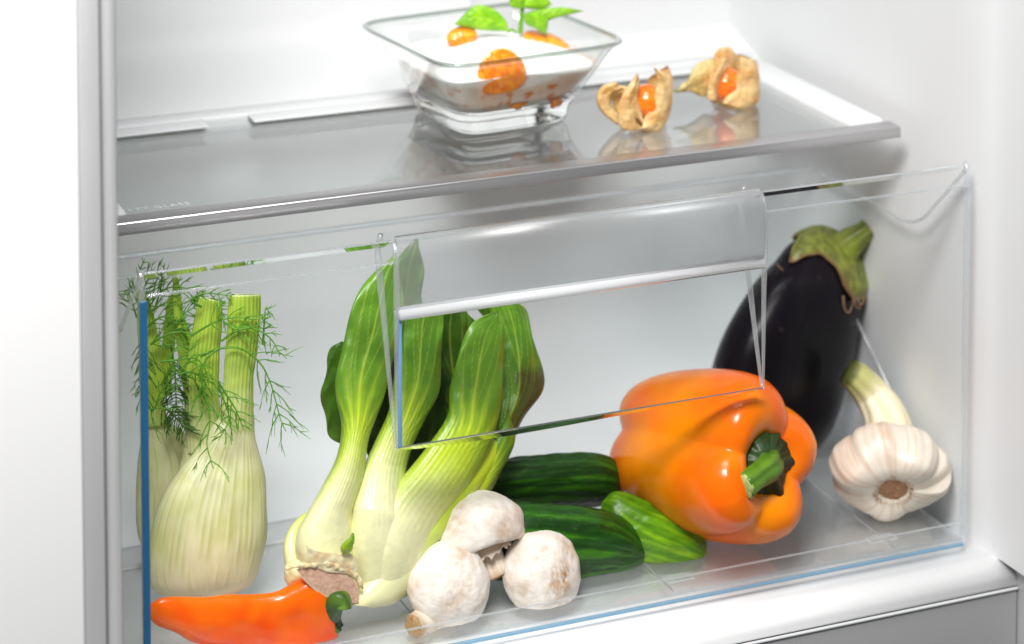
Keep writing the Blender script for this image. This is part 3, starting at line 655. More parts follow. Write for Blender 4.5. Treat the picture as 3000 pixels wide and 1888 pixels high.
    tube('stem', [nk-ax*.010, at(2606, 1275, .060), at(2590, 1215, .070), at(2555, 1158, .079), at(2515, 1112, .082), at(2486, 1090, .084)], [.0150, .0118, .0098, .0088, .0082, .0078], S_GARLIC, t, m=60, n=60, C=cs, mod=lambda th, v: 1+.035*np.sin(9*th+1)+.02*np.sin(4*th))
garlic()
# ---------------------------------------------------------------- bok choy
def bok_choy():
    b = atz(1040, 1740, ZF)
    t = thing('bok_choy', (b[0], b[1]+.02, ZF), 'large bok choy standing with pale swollen stalks at its cut base and green leaves above', 'bok choy')
    G0, G1, LIME, CREAM = lin('2c5c0c'), lin('5f901c'), lin('c4dc30'), lin('f3f2c4')
    def leaf(Lp, Rp, Y, vg, bf, th, veins=(-.62, -.3, 0, .3, .62), n=170, m=150, tone=0., seed=1., ruf=.0012, brown=None, cream=(.15, .50), glow=1., rib=.00012, name='leaf', fan=.55, yellow=0, spread=.16, mat_=None):
        f = lambda v: sum(np.interp(v+d, *zip(*bf)) for d in (-.09, -.06, -.03, 0, .03, .06, .09))/7; tk = lambda v: sum(np.interp(v+d, *zip(*th)) for d in (-.06, -.03, 0, .03, .06))/5
        P, U, V = loft(Lp, Rp, Y, n=n, m=m, mode='crescent', p=.8, bf=lambda v: f(v), bb=lambda v: f(v)-tk(v))
        s = np.cos(U); blade = sm(vg-.08, vg+.14, V)
        q = (s)/(np.maximum(.10+.9*sm(vg-.12, 1, V)**fan, .05))
        vm = np.zeros_like(s); hgt = np.zeros_like(s)
        def vein(cur, w, amp):
            nonlocal vm, hgt
            g = np.exp(-((s-cur)/w)**2)*(1-sm(.92, 1, V))*amp; vm = np.maximum(vm, g); hgt = hgt+g
        mid = .05*np.sin(3*V+seed)
        vein(mid, .06*(1.15-V)+.008, 1.0*(1 if len(veins) else 0))
        R_ = np.random.default_rng(int(seed*7))
        if len(veins) > 1:
            for k in range(5):
                for sg in (-1, 1):
                    v0 = vg-.12+.15*k+R_.uniform(-.03, .03); A = R_.uniform(1.15, 1.7)
                    dv = np.clip(V-v0, 0, 1); cur = mid+sg*A*dv**.72
                    vein(np.where(V > v0, cur, 9), .018*(1.25-V)+.006, .6)
        # side veins: fine branching lines between the main ones
        br = np.sin((V*1.0-np.abs(s)*.30)*46+seed*3+2*nz(P, 60, seed, 2)); vm2 = np.clip((br-.93)/.07, 0, 1)*.25*blade
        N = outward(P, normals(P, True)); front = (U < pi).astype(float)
        crease = nz(P, 42, seed, 2)
        fold = nz(P, 90, seed+9, 2)
        D = (P.mean(axis=(0, 1))-CAM); D /= np.linalg.norm(D)
        P = P-(blade*(  .0016*crease*ruf/.0012+.0005*fold*ruf/.0012))[..., None]*D*(1-.7*np.exp(-(s/.15)**2))[..., None]
        P = P+((ruf*1.0)*np.sin(V*19+seed*3)*np.sign(s)*sm(.6, 1., np.abs(s))*blade*(1-sm(.93, 1, V)))[..., None]*Rt
        P = P-(ruf*np.sin(V*34+seed*5+3*s)*sm(.55, 1., np.abs(s))*blade)[..., None]*D
        P = P-(.0003*hgt*blade*sm(.02, .2, 1-V)+rib*np.cos(s*36+2*np.sin(4*V))*(1-blade)*sm(.18, .34, V))[..., None]*D
        gm = sm(vg-.16-spread*np.abs(s)**1.5, vg+.12-spread*.6*np.abs(s)**1.5, V)
        # rays of pale stalk running up into the blade
        rays = np.clip(.5+.5*np.cos(q*7.5+.6*np.sin(6*V)), 0, 1)**2*np.exp(-((V-vg+.03)/.12)**2)*.5
        gm = np.clip(gm-rays*(1-.5*np.abs(s)), 0, 1)
        ns = nz(P, 60, seed, 4)
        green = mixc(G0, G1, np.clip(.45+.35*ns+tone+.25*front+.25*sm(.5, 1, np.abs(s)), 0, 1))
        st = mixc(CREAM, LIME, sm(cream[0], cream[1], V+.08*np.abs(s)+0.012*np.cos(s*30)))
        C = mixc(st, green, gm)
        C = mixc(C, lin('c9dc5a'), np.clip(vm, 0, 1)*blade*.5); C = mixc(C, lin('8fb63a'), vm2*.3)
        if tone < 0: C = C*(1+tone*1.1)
        C = mixc(C, lin('d9d79a'), np.exp(-((1-np.abs(s))/.02)**2)*(1-blade)*.3)
        if brown:
            a0, a1, side = brown; bm = sm(a0, a0+.08, V)*(1-sm(a1-.06, a1, V))*sm(.0, .7, s*side+.35+.6*ns)
            C = mixc(C, mixc(lin('4a2a10'), lin('3a3410'), np.clip(.5+ns, 0, 1)), bm*.85*(1-.5*vm))
        if yellow: C = mixc(C, lin('e0e060'), yellow)
        bs = sm(.10, .0, V)*.5; C = mixc(C, lin('d8cf94'), bs)
        return grid(name, P, mat_ or (S_STALK if vg > .95 else S_LEAF2), t, C*np.array([.93, .92, .86]))
    # --- back leaves
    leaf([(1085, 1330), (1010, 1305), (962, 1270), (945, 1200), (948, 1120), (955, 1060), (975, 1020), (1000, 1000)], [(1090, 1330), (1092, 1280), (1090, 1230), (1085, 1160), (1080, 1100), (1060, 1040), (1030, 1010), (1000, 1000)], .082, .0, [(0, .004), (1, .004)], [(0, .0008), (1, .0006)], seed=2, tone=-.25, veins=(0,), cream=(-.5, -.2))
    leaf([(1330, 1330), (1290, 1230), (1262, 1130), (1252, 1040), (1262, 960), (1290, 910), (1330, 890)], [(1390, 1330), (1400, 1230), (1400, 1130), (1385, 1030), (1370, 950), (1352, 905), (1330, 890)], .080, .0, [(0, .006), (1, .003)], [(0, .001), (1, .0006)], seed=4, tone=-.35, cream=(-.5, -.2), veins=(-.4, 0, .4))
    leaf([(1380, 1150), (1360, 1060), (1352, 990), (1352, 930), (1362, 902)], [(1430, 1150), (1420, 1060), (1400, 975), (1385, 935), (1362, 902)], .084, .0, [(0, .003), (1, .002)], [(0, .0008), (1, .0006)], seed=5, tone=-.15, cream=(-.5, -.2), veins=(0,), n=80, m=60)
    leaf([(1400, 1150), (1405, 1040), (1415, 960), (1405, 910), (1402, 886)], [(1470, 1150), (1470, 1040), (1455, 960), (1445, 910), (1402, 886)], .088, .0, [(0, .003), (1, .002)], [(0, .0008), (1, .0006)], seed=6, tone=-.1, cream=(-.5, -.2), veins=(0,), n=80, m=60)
    leaf([(1085, 1400), (1075, 1300), (1085, 1200), (1110, 1120), (1140, 1050), (1180, 1000)], [(1180, 1400), (1210, 1300), (1215, 1200), (1215, 1120), (1210, 1050), (1180, 1000)], .078, .0, [(0, .004), (1, .003)], [(0, .001), (1, .0006)], seed=21, tone=-.55, cream=(-.5, -.2), veins=(0,), n=80, m=60)  # gap filler leaf, its very dark tone paints the shade between the stalks
    leaf([(1190, 1420), (1185, 1330), (1200, 1240), (1225, 1150), (1250, 1080), (1270, 1040)], [(1290, 1420), (1320, 1330), (1330, 1240), (1325, 1150), (1310, 1080), (1270, 1040)], .078, .0, [(0, .004), (1, .003)], [(0, .001), (1, .0006)], seed=22, tone=-.55, cream=(-.5, -.2), veins=(0,), n=80, m=60)  # second gap filler, shade inside the bunch likewise put into its colour
    # tall narrow leaf whose tip shows over the handle
    leaf([(1150, 1180), (1118, 1060), (1120, 950), (1140, 850), (1165, 770), (1195, 715), (1222, 698)], [(1235, 1180), (1240, 1060), (1245, 950), (1240, 850), (1236, 770), (1232, 720), (1222, 698)], [(0, .086), (1, .092)], .0, [(0, .004), (1, .004)], [(0, .0008), (1, .0006)], seed=7, tone=-.1, cream=(-.5, -.2), veins=(-.4, 0, .4))
    # big right-hand leaf behind, with browned lower edge
    leaf([(1300, 1560), (1355, 1470), (1400, 1390), (1430, 1300), (1450, 1200), (1455, 1100), (1450, 1000), (1440, 930), (1440, 880), (1475, 872)], [(1345, 1575), (1400, 1510), (1450, 1420), (1500, 1310), (1545, 1220), (1582, 1150), (1586, 1080), (1572, 1000), (1540, 910), (1475, 872)], [(0, .060), (.5, .070), (1, .082)], .34, [(0, .008), (.5, .009), (1, .002)], [(0, .006), (.35, .0012), (1, .0007)], seed=8, tone=.0, brown=(.36, .72, -1), veins=(-.7, -.35, 0, .35, .7), cream=(0, .25), ruf=.0016)
    # stalk fan behind on the right, lower
    leaf([(1150, 1730), (1220, 1640), (1290, 1540), (1350, 1450), (1400, 1370), (1440, 1300), (1470, 1240), (1490, 1200)], [(1180, 1755), (1265, 1690), (1330, 1590), (1395, 1490), (1450, 1410), (1490, 1340), (1510, 1270), (1490, 1200)], [(0, .045), (1, .066)], .75, [(0, .010), (1, .006)], [(0, .009), (.6, .004), (1, .001)], seed=9, tone=.15, cream=(-.1, .4), veins=(-.4, 0, .4), ruf=.0006)
    # middle stalk and leaf behind the pocket
    leaf([(1100, 1742), (1050, 1715), (1028, 1650), (1022, 1580), (1034, 1480), (1060, 1380), (1100, 1290), (1140, 1200), (1158, 1100), (1164, 1000), (1180, 930), (1210, 895), (1262, 890)], [(1100, 1742), (1170, 1720), (1212, 1650), (1212, 1580), (1200, 1500), (1190, 1400), (1205, 1320), (1245, 1230), (1287, 1140), (1300, 1050), (1298, 960), (1290, 905), (1262, 890)], [(0, .0385), (.3, .044), (.45, .054), (1, .066)], .65, [(0, .012), (.12, .022), (.3, .022), (.55, .010), (.8, .005), (1, .001)], [(0, .010), (.12, .018), (.45, .010), (.62, .0014), (1, .0008)], seed=10, tone=.10, cream=(.34, .66), veins=(-.68, -.36, .05, .40, .7), ruf=.0013, fan=.4)
    # right front leaf and stalk
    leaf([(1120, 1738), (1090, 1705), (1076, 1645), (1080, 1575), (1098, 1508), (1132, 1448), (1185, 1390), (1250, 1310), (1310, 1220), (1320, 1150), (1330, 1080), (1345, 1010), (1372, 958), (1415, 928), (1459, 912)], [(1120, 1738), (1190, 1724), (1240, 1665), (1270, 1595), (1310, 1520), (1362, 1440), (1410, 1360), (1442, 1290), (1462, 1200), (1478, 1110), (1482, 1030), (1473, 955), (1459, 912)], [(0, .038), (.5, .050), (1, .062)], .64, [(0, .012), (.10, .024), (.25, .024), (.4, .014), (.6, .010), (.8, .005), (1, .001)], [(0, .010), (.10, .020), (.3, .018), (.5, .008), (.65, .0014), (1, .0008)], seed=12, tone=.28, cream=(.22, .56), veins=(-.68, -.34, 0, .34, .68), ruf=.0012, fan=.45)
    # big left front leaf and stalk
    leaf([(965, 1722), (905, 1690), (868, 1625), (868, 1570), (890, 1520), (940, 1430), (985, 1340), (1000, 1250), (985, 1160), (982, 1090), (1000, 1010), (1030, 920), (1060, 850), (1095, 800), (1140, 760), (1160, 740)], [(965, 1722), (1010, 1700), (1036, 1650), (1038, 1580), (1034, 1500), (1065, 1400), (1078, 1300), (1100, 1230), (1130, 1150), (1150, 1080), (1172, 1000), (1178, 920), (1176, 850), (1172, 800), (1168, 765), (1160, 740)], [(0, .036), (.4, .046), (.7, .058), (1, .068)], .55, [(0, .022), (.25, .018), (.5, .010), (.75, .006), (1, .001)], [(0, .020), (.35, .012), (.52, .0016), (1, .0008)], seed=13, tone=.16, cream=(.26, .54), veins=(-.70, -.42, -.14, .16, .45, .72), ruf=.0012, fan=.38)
    # outer sheath on the left and the outermost stalk sweeping up to the right
    leaf([(885, 1745), (848, 1700), (832, 1640), (832, 1590), (850, 1545), (885, 1508), (925, 1490)], [(885, 1745), (925, 1720), (915, 1670), (902, 1620), (893, 1580), (905, 1530), (925, 1490)], [(0, .038), (1, .056)], 1.3, [(0, .014), (1, .004)], [(0, .012), (1, .003)], seed=15, cream=(.3, 1.2), veins=(), name='stalk', n=80, m=60, rib=.00005)
    leaf([(1010, 1770), (1040, 1735), (1085, 1690), (1150, 1655), (1200, 1600), (1245, 1530), (1305, 1445), (1362, 1370), (1420, 1305), (1485, 1262)], [(1100, 1782), (1165, 1764), (1222, 1700), (1262, 1620), (1318, 1545), (1372, 1470), (1425, 1398), (1468, 1330), (1490, 1290), (1485, 1262)], [(0, .030), (.45, .038), (1, .066)], 1.3, [(0, .014), (.4, .009), (1, .005)], [(0, .012), (1, .004)], seed=16, cream=(.12, .62), veins=(), name='stalk', rib=.00012)
    # base: pinkish cut face with a ragged rim
    Lp = [(836, 1655), (836, 1690), (850, 1725), (895, 1748), (950, 1762), (1010, 1773), (1070, 1779), (1120, 1774), (1175, 1750), (1222, 1705), (1252, 1640)]
    Rp = [(836, 1655), (866, 1640), (900, 1636), (950, 1634), (1010, 1640), (1060, 1662), (1110, 1676), (1160, 1664), (1205, 1632), (1236, 1612), (1252, 1640)]
    P, U, V = loft(Lp, Rp, .036, n=90, m=70, kf=1.05, kb=1.2)
    N_ = outward(P, normals(P, True)); P = P+N_*(.0010*nz(P, 90, 3, 3))[..., None]; P[..., 2] = np.maximum(P[..., 2], ZF+.0003)
    C = mixc(lin('ebe5b4'), lin('d3c48c'), np.clip(.5+nz(P, 120, 3), 0, 1)); grid('base', P, S_STALK, t, C)
    Lp = [(868, 1668), (895, 1705), (940, 1742), (995, 1765), (1052, 1768)]; Rp = [(868, 1668), (925, 1660), (990, 1672), (1042, 1702), (1052, 1768)]
    P, U, V = loft(Lp, Rp, .0185, n=44, m=60, kf=.10, kb=.5)
    a = nz(P, 700, 3, 2); C = mixc(lin('deb8a0'), lin('c79a80'), np.clip(.5+a, 0, 1)); C = mixc(C, lin('e9d9b0'), sm(.75, 1, np.abs(np.cos(U)))*.8)
    grid('cut_face', P, S_MUSH, t, C)
    rim = [(838, 1668), (870, 1658), (905, 1655), (950, 1650), (1000, 1664), (1045, 1690), (1062, 1725)]
    def cs(th, v, P_): return mixc(lin('eadcb0'), lin('cdac7c'), np.clip(.5+nz(P_, 500, 2)*1.3, 0, 1))
    P = tube(None, [at(x, y, .0180) for x, y in rim], [.0006, .0014, .0012, .0017, .0015, .0013, .0006], None, m=16, n=90)
    Nn = outward(P, normals(P, True)); P = P+Nn*(.0009*nz(P, 210, 6, 3))[..., None]
    grid('torn_rim', P, S_STALK, t, cs(None, None, P))
    Lp = [(898, 1600), (905, 1640), (935, 1668), (1000, 1680), (1050, 1672)]; Rp = [(898, 1600), (930, 1615), (990, 1622), (1030, 1625), (1050, 1672)]
    P, U, V = loft(Lp, Rp, .0175, n=40, m=40, kf=.10, kb=.5); P = P+outward(P, normals(P, True))*(.0005*nz(P, 200, 6, 3))[..., None]
    grid('torn_rim', P, S_STALK, t, mixc(lin('efe6bd'), lin('dcc092'), np.clip(.5+nz(P, 260, 2), 0, 1)))
    tube('shoot', [at(1012, 1618, .016), at(1018, 1600, .014), at(1030, 1582, .013), at(1034, 1562, .0135)], [.0018, .0026, .0022, .0005], S_LEAF2, t, m=12, n=24, C=lambda th, v, P_: mixc(lin('a9c424'), lin('5c8a14'), v), mod=lambda th, v: 1+.3*np.cos(2*th))
S_LEAF2 = organic('bok_choy_skin', .40, sss=.10, sssr=(.6, 1, .15), sssd=.002, coat=.16, coatr=.18, bump=.4, bscale=330, var=.08, vscale=260)
bok_choy()

# ---------------------------------------------------------------- fennel
LIMB, LIMG = lin('d3dc86'), lin('93bf22')
def fen_col(P, U, V, seed, green0=.8, lines=26, base='e4e3b4'):
    a = nz(P, 45, seed, 3)
    C = mixc(lin(base), lin('d2d491'), np.clip(.4+.9*a, 0, 1))
    k = U*lines/(2*pi)*2+.5*np.sin(3*V+seed)+.25*np.sin(U*5+seed)
    ln = np.exp(-((np.mod(k, 1)-.5)/.085)**2); C = mixc(C, lin('b2bd56'), ln*.55*sm(.02, .2, V))
    ln2 = np.exp(-((np.mod(k*2+.3, 1)-.5)/.10)**2); C = mixc(C, lin('f6f7dc'), ln2*.3)
    return C, ln
def stalk(Lp, Rp, Y, t, seed, name='stalk', kf=.75, g0=-.1, g1=.55, cut='cfdd9a'):
    P, U, V = loft(Lp, Rp, Y, n=90, m=90, kf=kf, kb=kf)
    N = outward(P, normals(P, True)); P = P+N*(.00028*np.cos(22*U+seed)+.0003*nz(P, 120, seed))[..., None]
    C, ln = fen_col(P, U, V, seed, lines=18); g = mixc(lin('a9cc34'), lin('7fae18'), np.clip(.5+nz(P, 70, seed, 2), 0, 1)); g = mixc(g, lin('d8e46a'), np.clip(.5+.5*np.cos(22*U+seed), 0, 1)*.4)
    C = mixc(C, g, sm(g0, g1, V)*.95); C = mixc(C, lin(cut), sm(.985, 1, V)*.8)
    grid(name, P, S_FEN, t, C)
    e = P[-1].mean(0); d = e-P[-4].mean(0); d /= np.linalg.norm(d)
    F = np.array([e+(P[-1]-e)*f+d*(.0004+.0003*(1-f)) for f in np.linspace(1, .05, 8)])
    F = F+(.0004*nz(F, 300, seed))[..., None]*d
    grid('cut_face', F, S_FEN, t, mixc(lin('dfe6ad'), lin('b8c470'), np.clip(.5+nz(F, 500, seed, 2)*1.5, 0, 1)))
    return P
def hair(V_, F_, C_, pts, r0, r1, c0, c1, n=8):
    P = tube(None, pts, [r0, r1], None, m=4, n=n); b = len(V_); nn, m = P.shape[:2]
    for i in range(nn):
        for j in range(m): V_.append(P[i, j]); C_.append(c0*(1-i/nn)+c1*i/nn)
    for i in range(nn-1):
        for j in range(m): F_.append((b+i*m+j, b+i*m+(j+1) % m, b+(i+1)*m+(j+1) % m, b+(i+1)*m+j))
def frond(t, path, Y, nb=7, length=60, seed=1, r=.0006, dark=0., spread=55, start=.25, sub=3, curl=1.0, name='frond'):
    """feathery sprig: a curved midrib with forked thread-like leaflets"""
    R = np.random.default_rng(seed); V_, F_, C_ = [], [], []
    Yp = np.interp(np.linspace(0, 1, len(path)), [0, 1], Y if isinstance(Y, (tuple, list)) else (Y, Y))
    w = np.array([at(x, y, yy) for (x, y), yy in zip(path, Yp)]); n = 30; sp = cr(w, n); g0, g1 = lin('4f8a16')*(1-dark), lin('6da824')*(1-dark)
    hair(V_, F_, C_, w, r, r*.45, g0, g1, n=n)
    scale = 1/5300.
    for k in range(nb):
        f = start+(1-start)*(k+.5)/nb; i = int(f*(n-1)); p = sp[i]; tg = sp[min(i+1, n-1)]-sp[max(i-1, 0)]; tg /= np.linalg.norm(tg)
        for sd in (-1, 1):
            if R.random() < .12: continue
            side = np.cross(tg, Fw)*sd; side /= np.linalg.norm(side)
            a = radians(spread*R.uniform(.55, 1.15)); ln = length*scale*R.uniform(.55, 1.15)*(1-.45*f)
            dr_ = tg*cos(a)+side*sin(a)+Fw*R.uniform(-.5, .5)*.5; dr_ /= np.linalg.norm(dr_)
            mid = p+dr_*ln*.5+np.array([0, 0, -1])*ln*.06*curl; end = p+dr_*ln*.95+tg*ln*.22+np.array([0, 0, -1])*ln*.15*curl
            hair(V_, F_, C_, [p, mid, end], r*.55, r*.25, g0, g1)
            for q in range(sub):
                u = R.uniform(.25, .9); b = p*(1-u)+end*u+(mid-(p+end)/2)*4*u*(1-u)*.5
                d2 = dr_*.8+tg*R.uniform(-.2, .9)+side*R.uniform(-.7, .7)+Fw*R.uniform(-.5, .5); d2 /= np.linalg.norm(d2); l2 = ln*R.uniform(.22, .5)
                hair(V_, F_, C_, [b, b+d2*l2*.5+tg*l2*.05, b+d2*l2+tg*l2*.18], r*.4, r*.2, g0, g1, n=5)
    return obj(name, V_, F_, S_FROND, t, np.array(C_))
def fennels():
    b = atz(610, 1742, ZF)
    t = thing('fennel_bulb', (b[0], b[1]+.02, ZF), 'big ribbed fennel bulb standing in front, two thick cut stalks rising from it', 'fennel', 'fennel bulbs at the left of the drawer')
    Y = .088
    # stalks first, they sink into the bulb
    stalk([(548, 1330), (543, 1240), (541, 1150), (549, 1060), (565, 960), (584, 870)], [(655, 1330), (650, 1240), (640, 1150), (642, 1060), (648, 960), (650, 884)], .098, t, 3)
    stalk([(645, 1340), (645, 1230), (655, 1120), (662, 1010), (668, 930), (671, 866)], [(748, 1340), (742, 1230), (742, 1120), (755, 1010), (762, 930), (763, 864)], .090, t, 5, g1=.75)
    stalk([(545, 1180), (528, 1080), (515, 980), (507, 900), (508, 830), (512, 812)], [(585, 1180), (566, 1080), (549, 980), (534, 900), (524, 830), (518, 812)], .104, t, 6, g0=-.8, g1=-.2)
    tube('side_shoot', [at(585, 1050, .100), at(560, 1000, .100), at(540, 950, .102), at(515, 880, .104)], [.0020, .0017, .0014, .0010], S_FEN, t, m=12, C=lambda th, v, P_: mixc(lin('a9cc34'), lin('5c9418'), v))
    def part(name, Lp, Rp, Yq, seed, kf, kb, tan=0, **kw):
        P, U, V = loft(Lp, Rp, Yq, n=130, m=150, kf=kf, kb=kb, **kw)
        C, ln = fen_col(P, U, V, seed)
        N = outward(P, normals(P, True)); P = P+N*(.00034*ln-.00014+.0010*nz(P, 32, seed, 2))[..., None]
        P[..., 2] = np.maximum(P[..., 2], ZF+.0003)
        if tan: C = mixc(C, lin('e6d6ba'), sm(.42, .05, V)*.7); C = mixc(C, lin('d98a48'), sm(.0, .5, nz(P, 24, seed+3, 2)+.35*sm(.2, .05, V))*sm(.30, .04, V)*.6); C = mixc(C, lin('a98450'), sm(.03, .0, V)*.6)  # tan foot colour; its orange patches paint in the pointed pepper's reflected glow
        grid(name, P, S_FEN, t, C); return P
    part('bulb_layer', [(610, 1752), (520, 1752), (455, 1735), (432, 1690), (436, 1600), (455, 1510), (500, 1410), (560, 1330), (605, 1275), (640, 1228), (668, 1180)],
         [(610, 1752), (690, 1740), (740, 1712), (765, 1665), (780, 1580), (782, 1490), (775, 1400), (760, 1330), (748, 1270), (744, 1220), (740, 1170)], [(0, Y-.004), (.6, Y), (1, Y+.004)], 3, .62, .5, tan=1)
    part('bulb_layer', [(520, 1700), (475, 1600), (480, 1500), (510, 1420), (530, 1350), (540, 1290), (542, 1230)], [(640, 1700), (690, 1600), (700, 1500), (690, 1420), (670, 1350), (660, 1290), (652, 1230)], .100, 8, .55, .5)
    for k, (pa, yy, nb, ln, sd, kw) in enumerate([
        ([(640, 1020), (600, 1060), (590, 1110), (606, 1180), (614, 1240), (606, 1300), (618, 1350), (625, 1375)], (.074, .060), 7, 95, 11, dict(start=.30, sub=3)),
        ([(588, 1045), (640, 1022), (705, 1022), (760, 1062), (790, 1116), (808, 1176), (822, 1230), (838, 1265)], (.086, .066), 8, 120, 12, dict(start=.36, sub=3, spread=48)),
        ([(648, 1000), (690, 972), (740, 962), (790, 990), (815, 1030), (818, 1046)], (.084, .076), 8, 70, 13, dict(start=.2, sub=2)),
        ([(640, 1120), (665, 1160), (690, 1200), (716, 1262)], (.070, .064), 6, 90, 14, dict(start=.1, sub=2)),
        ([(560, 985), (600, 960), (640, 940), (690, 930), (740, 935), (790, 930)], (.088, .078), 4, 70, 15, dict(start=.2, sub=1)),
        ([(470, 1060), (520, 1055), (570, 1050), (600, 1080), (612, 1130)], (.074, .070), 7, 70, 16, dict(start=.05, sub=3)),
        ([(660, 885), (640, 900), (655, 940), (690, 965), (720, 945)], (.084, .076), 4, 50, 17, dict(sub=1)),
        ([(640, 1130), (655, 1170), (670, 1230), (640, 1290)], (.068, .064), 6, 60, 18, dict(sub=2)),
        ([(770, 1010), (775, 940), (780, 900), (792, 930)], (.082, .080), 4, 45, 19, dict(sub=1)),
        ([(590, 900), (560, 880), (600, 860), (680, 868)], (.088, .084), 5, 50, 20, dict(sub=2)),
    ]):
        frond(t, pa, yy, nb=nb, length=ln, seed=sd, **kw)
    b = atz(470, 1620, ZF)
    t2 = thing('fennel_bulb', (b[0], b[1]+.02, ZF), 'fennel bulb half hidden behind the big one, with feathery green fronds against the drawer corner', 'fennel', 'fennel bulbs at the left of the drawer')
    P, U, V = loft([(440, 1660), (405, 1560), (400, 1450), (405, 1350), (415, 1275), (428, 1225)], [(500, 1660), (590, 1560), (620, 1450), (600, 1340), (540, 1270), (470, 1225)], .118, n=110, m=130, kf=.5, kb=.5)
    C, ln = fen_col(P, U, V, 12); N = outward(P, normals(P, True)); P = P+N*(.0003*ln+.0005*nz(P, 40, 7, 2))[..., None]; P[..., 2] = np.maximum(P[..., 2], ZF+.0003); grid('bulb_layer', P, S_FEN, t2, C)
    stalk([(425, 1250), (424, 1160), (420, 1060), (408, 960), (402, 880), (405, 850)], [(486, 1250), (480, 1160), (476, 1060), (458, 960), (438, 880), (425, 850)], .116, t2, 9, g0=-.5, g1=.3)
    stalk([(470, 1160), (470, 1080), (476, 1000), (484, 930), (492, 880), (500, 860)], [(500, 1160), (506, 1080), (512, 1000), (516, 930), (512, 890), (506, 860)], .122, t2, 10, g0=-.8, g1=-.2)
    stalk([(408, 1120), (408, 1040), (404, 960), (402, 900), (404, 860)], [(432, 1140), (428, 1040), (420, 960), (414, 900), (408, 860)], .104, t2, 11, g0=-.8, g1=-.2)
    for k, (pa, yy, nb, ln, sd, kw) in enumerate([
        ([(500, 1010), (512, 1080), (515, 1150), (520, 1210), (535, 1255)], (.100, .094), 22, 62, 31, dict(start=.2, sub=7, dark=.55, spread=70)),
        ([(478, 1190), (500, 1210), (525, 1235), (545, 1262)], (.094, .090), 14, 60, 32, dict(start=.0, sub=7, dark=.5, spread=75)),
        ([(420, 1180), (450, 1200), (470, 1150), (500, 1110), (520, 1060)], (.092, .088), 9, 80, 33, dict(start=.1, sub=4)),
        ([(415, 940), (450, 880), (480, 850), (520, 840), (560, 850)], (.110, .100), 10, 90, 34, dict(start=.0, sub=4)),
        ([(410, 900), (420, 850), (440, 810), (470, 790)], (.106, .100), 8, 80, 35, dict(start=.0, sub=4)),
        ([(430, 960), (470, 930), (520, 925), (570, 900), (600, 870)], (.108, .098), 11, 95, 36, dict(start=.0, sub=4)),
        ([(440, 1010), (490, 980), (540, 975), (580, 1000), (600, 1040)], (.104, .096), 10, 80, 37, dict(start=.0, sub=4)),
        ([(405, 860), (410, 820), (412, 790), (424, 760)], (.108, .106), 4, 30, 38, dict(start=.2, sub=1)),
        ([(400, 930), (385, 880), (368, 850), (362, 870)], (.100, .090), 6, 60, 39, dict(start=.1, sub=2)),
        ([(455, 900), (470, 850), (478, 800), (482, 772)], (.110, .106), 4, 30, 40, dict(start=.3, sub=1)),
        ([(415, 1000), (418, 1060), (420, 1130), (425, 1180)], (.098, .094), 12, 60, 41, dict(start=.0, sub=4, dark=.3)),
        ([(560, 880), (600, 890), (640, 905), (660, 930)], (.104, .096), 7, 70, 42, dict(start=.0, sub=3)),
        ([(520, 1100), (560, 1090), (600, 1120), (590, 1170)], (.086, .082), 9, 70, 43, dict(start=.0, sub=3)),
    ]):
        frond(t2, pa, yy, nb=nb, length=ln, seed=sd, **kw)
fennels()
# ---------------------------------------------------------------- glass bowl with dessert
BC = np.array([.0440, .1830, 0.0]); BR = radians(6.5); ZS = SZ-.0003
def rsq(half, rad, n=96, rot=BR):
    half = half*1.085
    """rounded square outline"""
    th = np.arange(n)*2*pi/n; p = 2+10*(1-rad); c, s = np.cos(th), np.sin(th)
    r = half/((np.abs(c)**p+np.abs(s)**p)**(1/p)); x, y = r*c, r*s
    return np.stack([x*cos(rot)-y*sin(rot), x*sin(rot)+y*cos(rot)], -1)
def rs_stack(rows, n=96):
    P = np.empty((len(rows), n, 3))
    for i, (h, rad, z) in enumerate(rows): q = rsq(h, rad, n); P[i, :, 0] = BC[0]+q[:, 0]; P[i, :, 1] = BC[1]+q[:, 1]; P[i, :, 2] = ZS+z
    return P
bowl = thing('glass_bowl', (BC[0], BC[1], ZS), 'square clear glass bowl with flared walls and a thick base standing on the shelf', 'bowl')
M_BOWL = clear('clear_bowl_glass', (.98, .988, .982), .01, refl=1.6)
M_BOWLB = glass('thick_bowl_glass', (.95, .975, .965), 1.30); M_BOWLR = clear('grey_glass_rim', (.62, .67, .64), .12, refl=2.0)
wall_o = [(.0372, .62, .0145), (.0420, .55, .0240), (.0515, .48, .0430), (.0557, .42, .0482)]
wall_i = [(.0538, .42, .0482), (.0495, .48, .0430), (.0402, .55, .0240), (.0350, .62, .0160)]
grid('bowl_wall', rs_stack([tuple(x) for x in cr(wall_o, 40)]), M_BOWL, bowl, caps=False)
grid('inner_wall', rs_stack([tuple(x) for x in cr(wall_i, 40)]), M_BOWL, bowl, caps=False)
grid('rim', rs_stack([tuple(x) for x in cr([(.0556, .42, .0478), (.0562, .42, .0489), (.0558, .42, .0498), (.0547, .42, .0500), (.0538, .42, .0494), (.0537, .42, .0478)], 20)]), M_BOWLR, bowl, caps=False)
base_r = [(.0290, .62, .0003), (.0318, .60, .0008), (.0334, .60, .0028), (.0348, .62, .0090), (.0371, .62, .0143), (.0360, .62, .0146), (.0300, .56, .0140), (.0150, .5, .0136)]
grid('thick_base', rs_stack([tuple(x) for x in cr(base_r, 60)]), M_BOWLB, bowl)
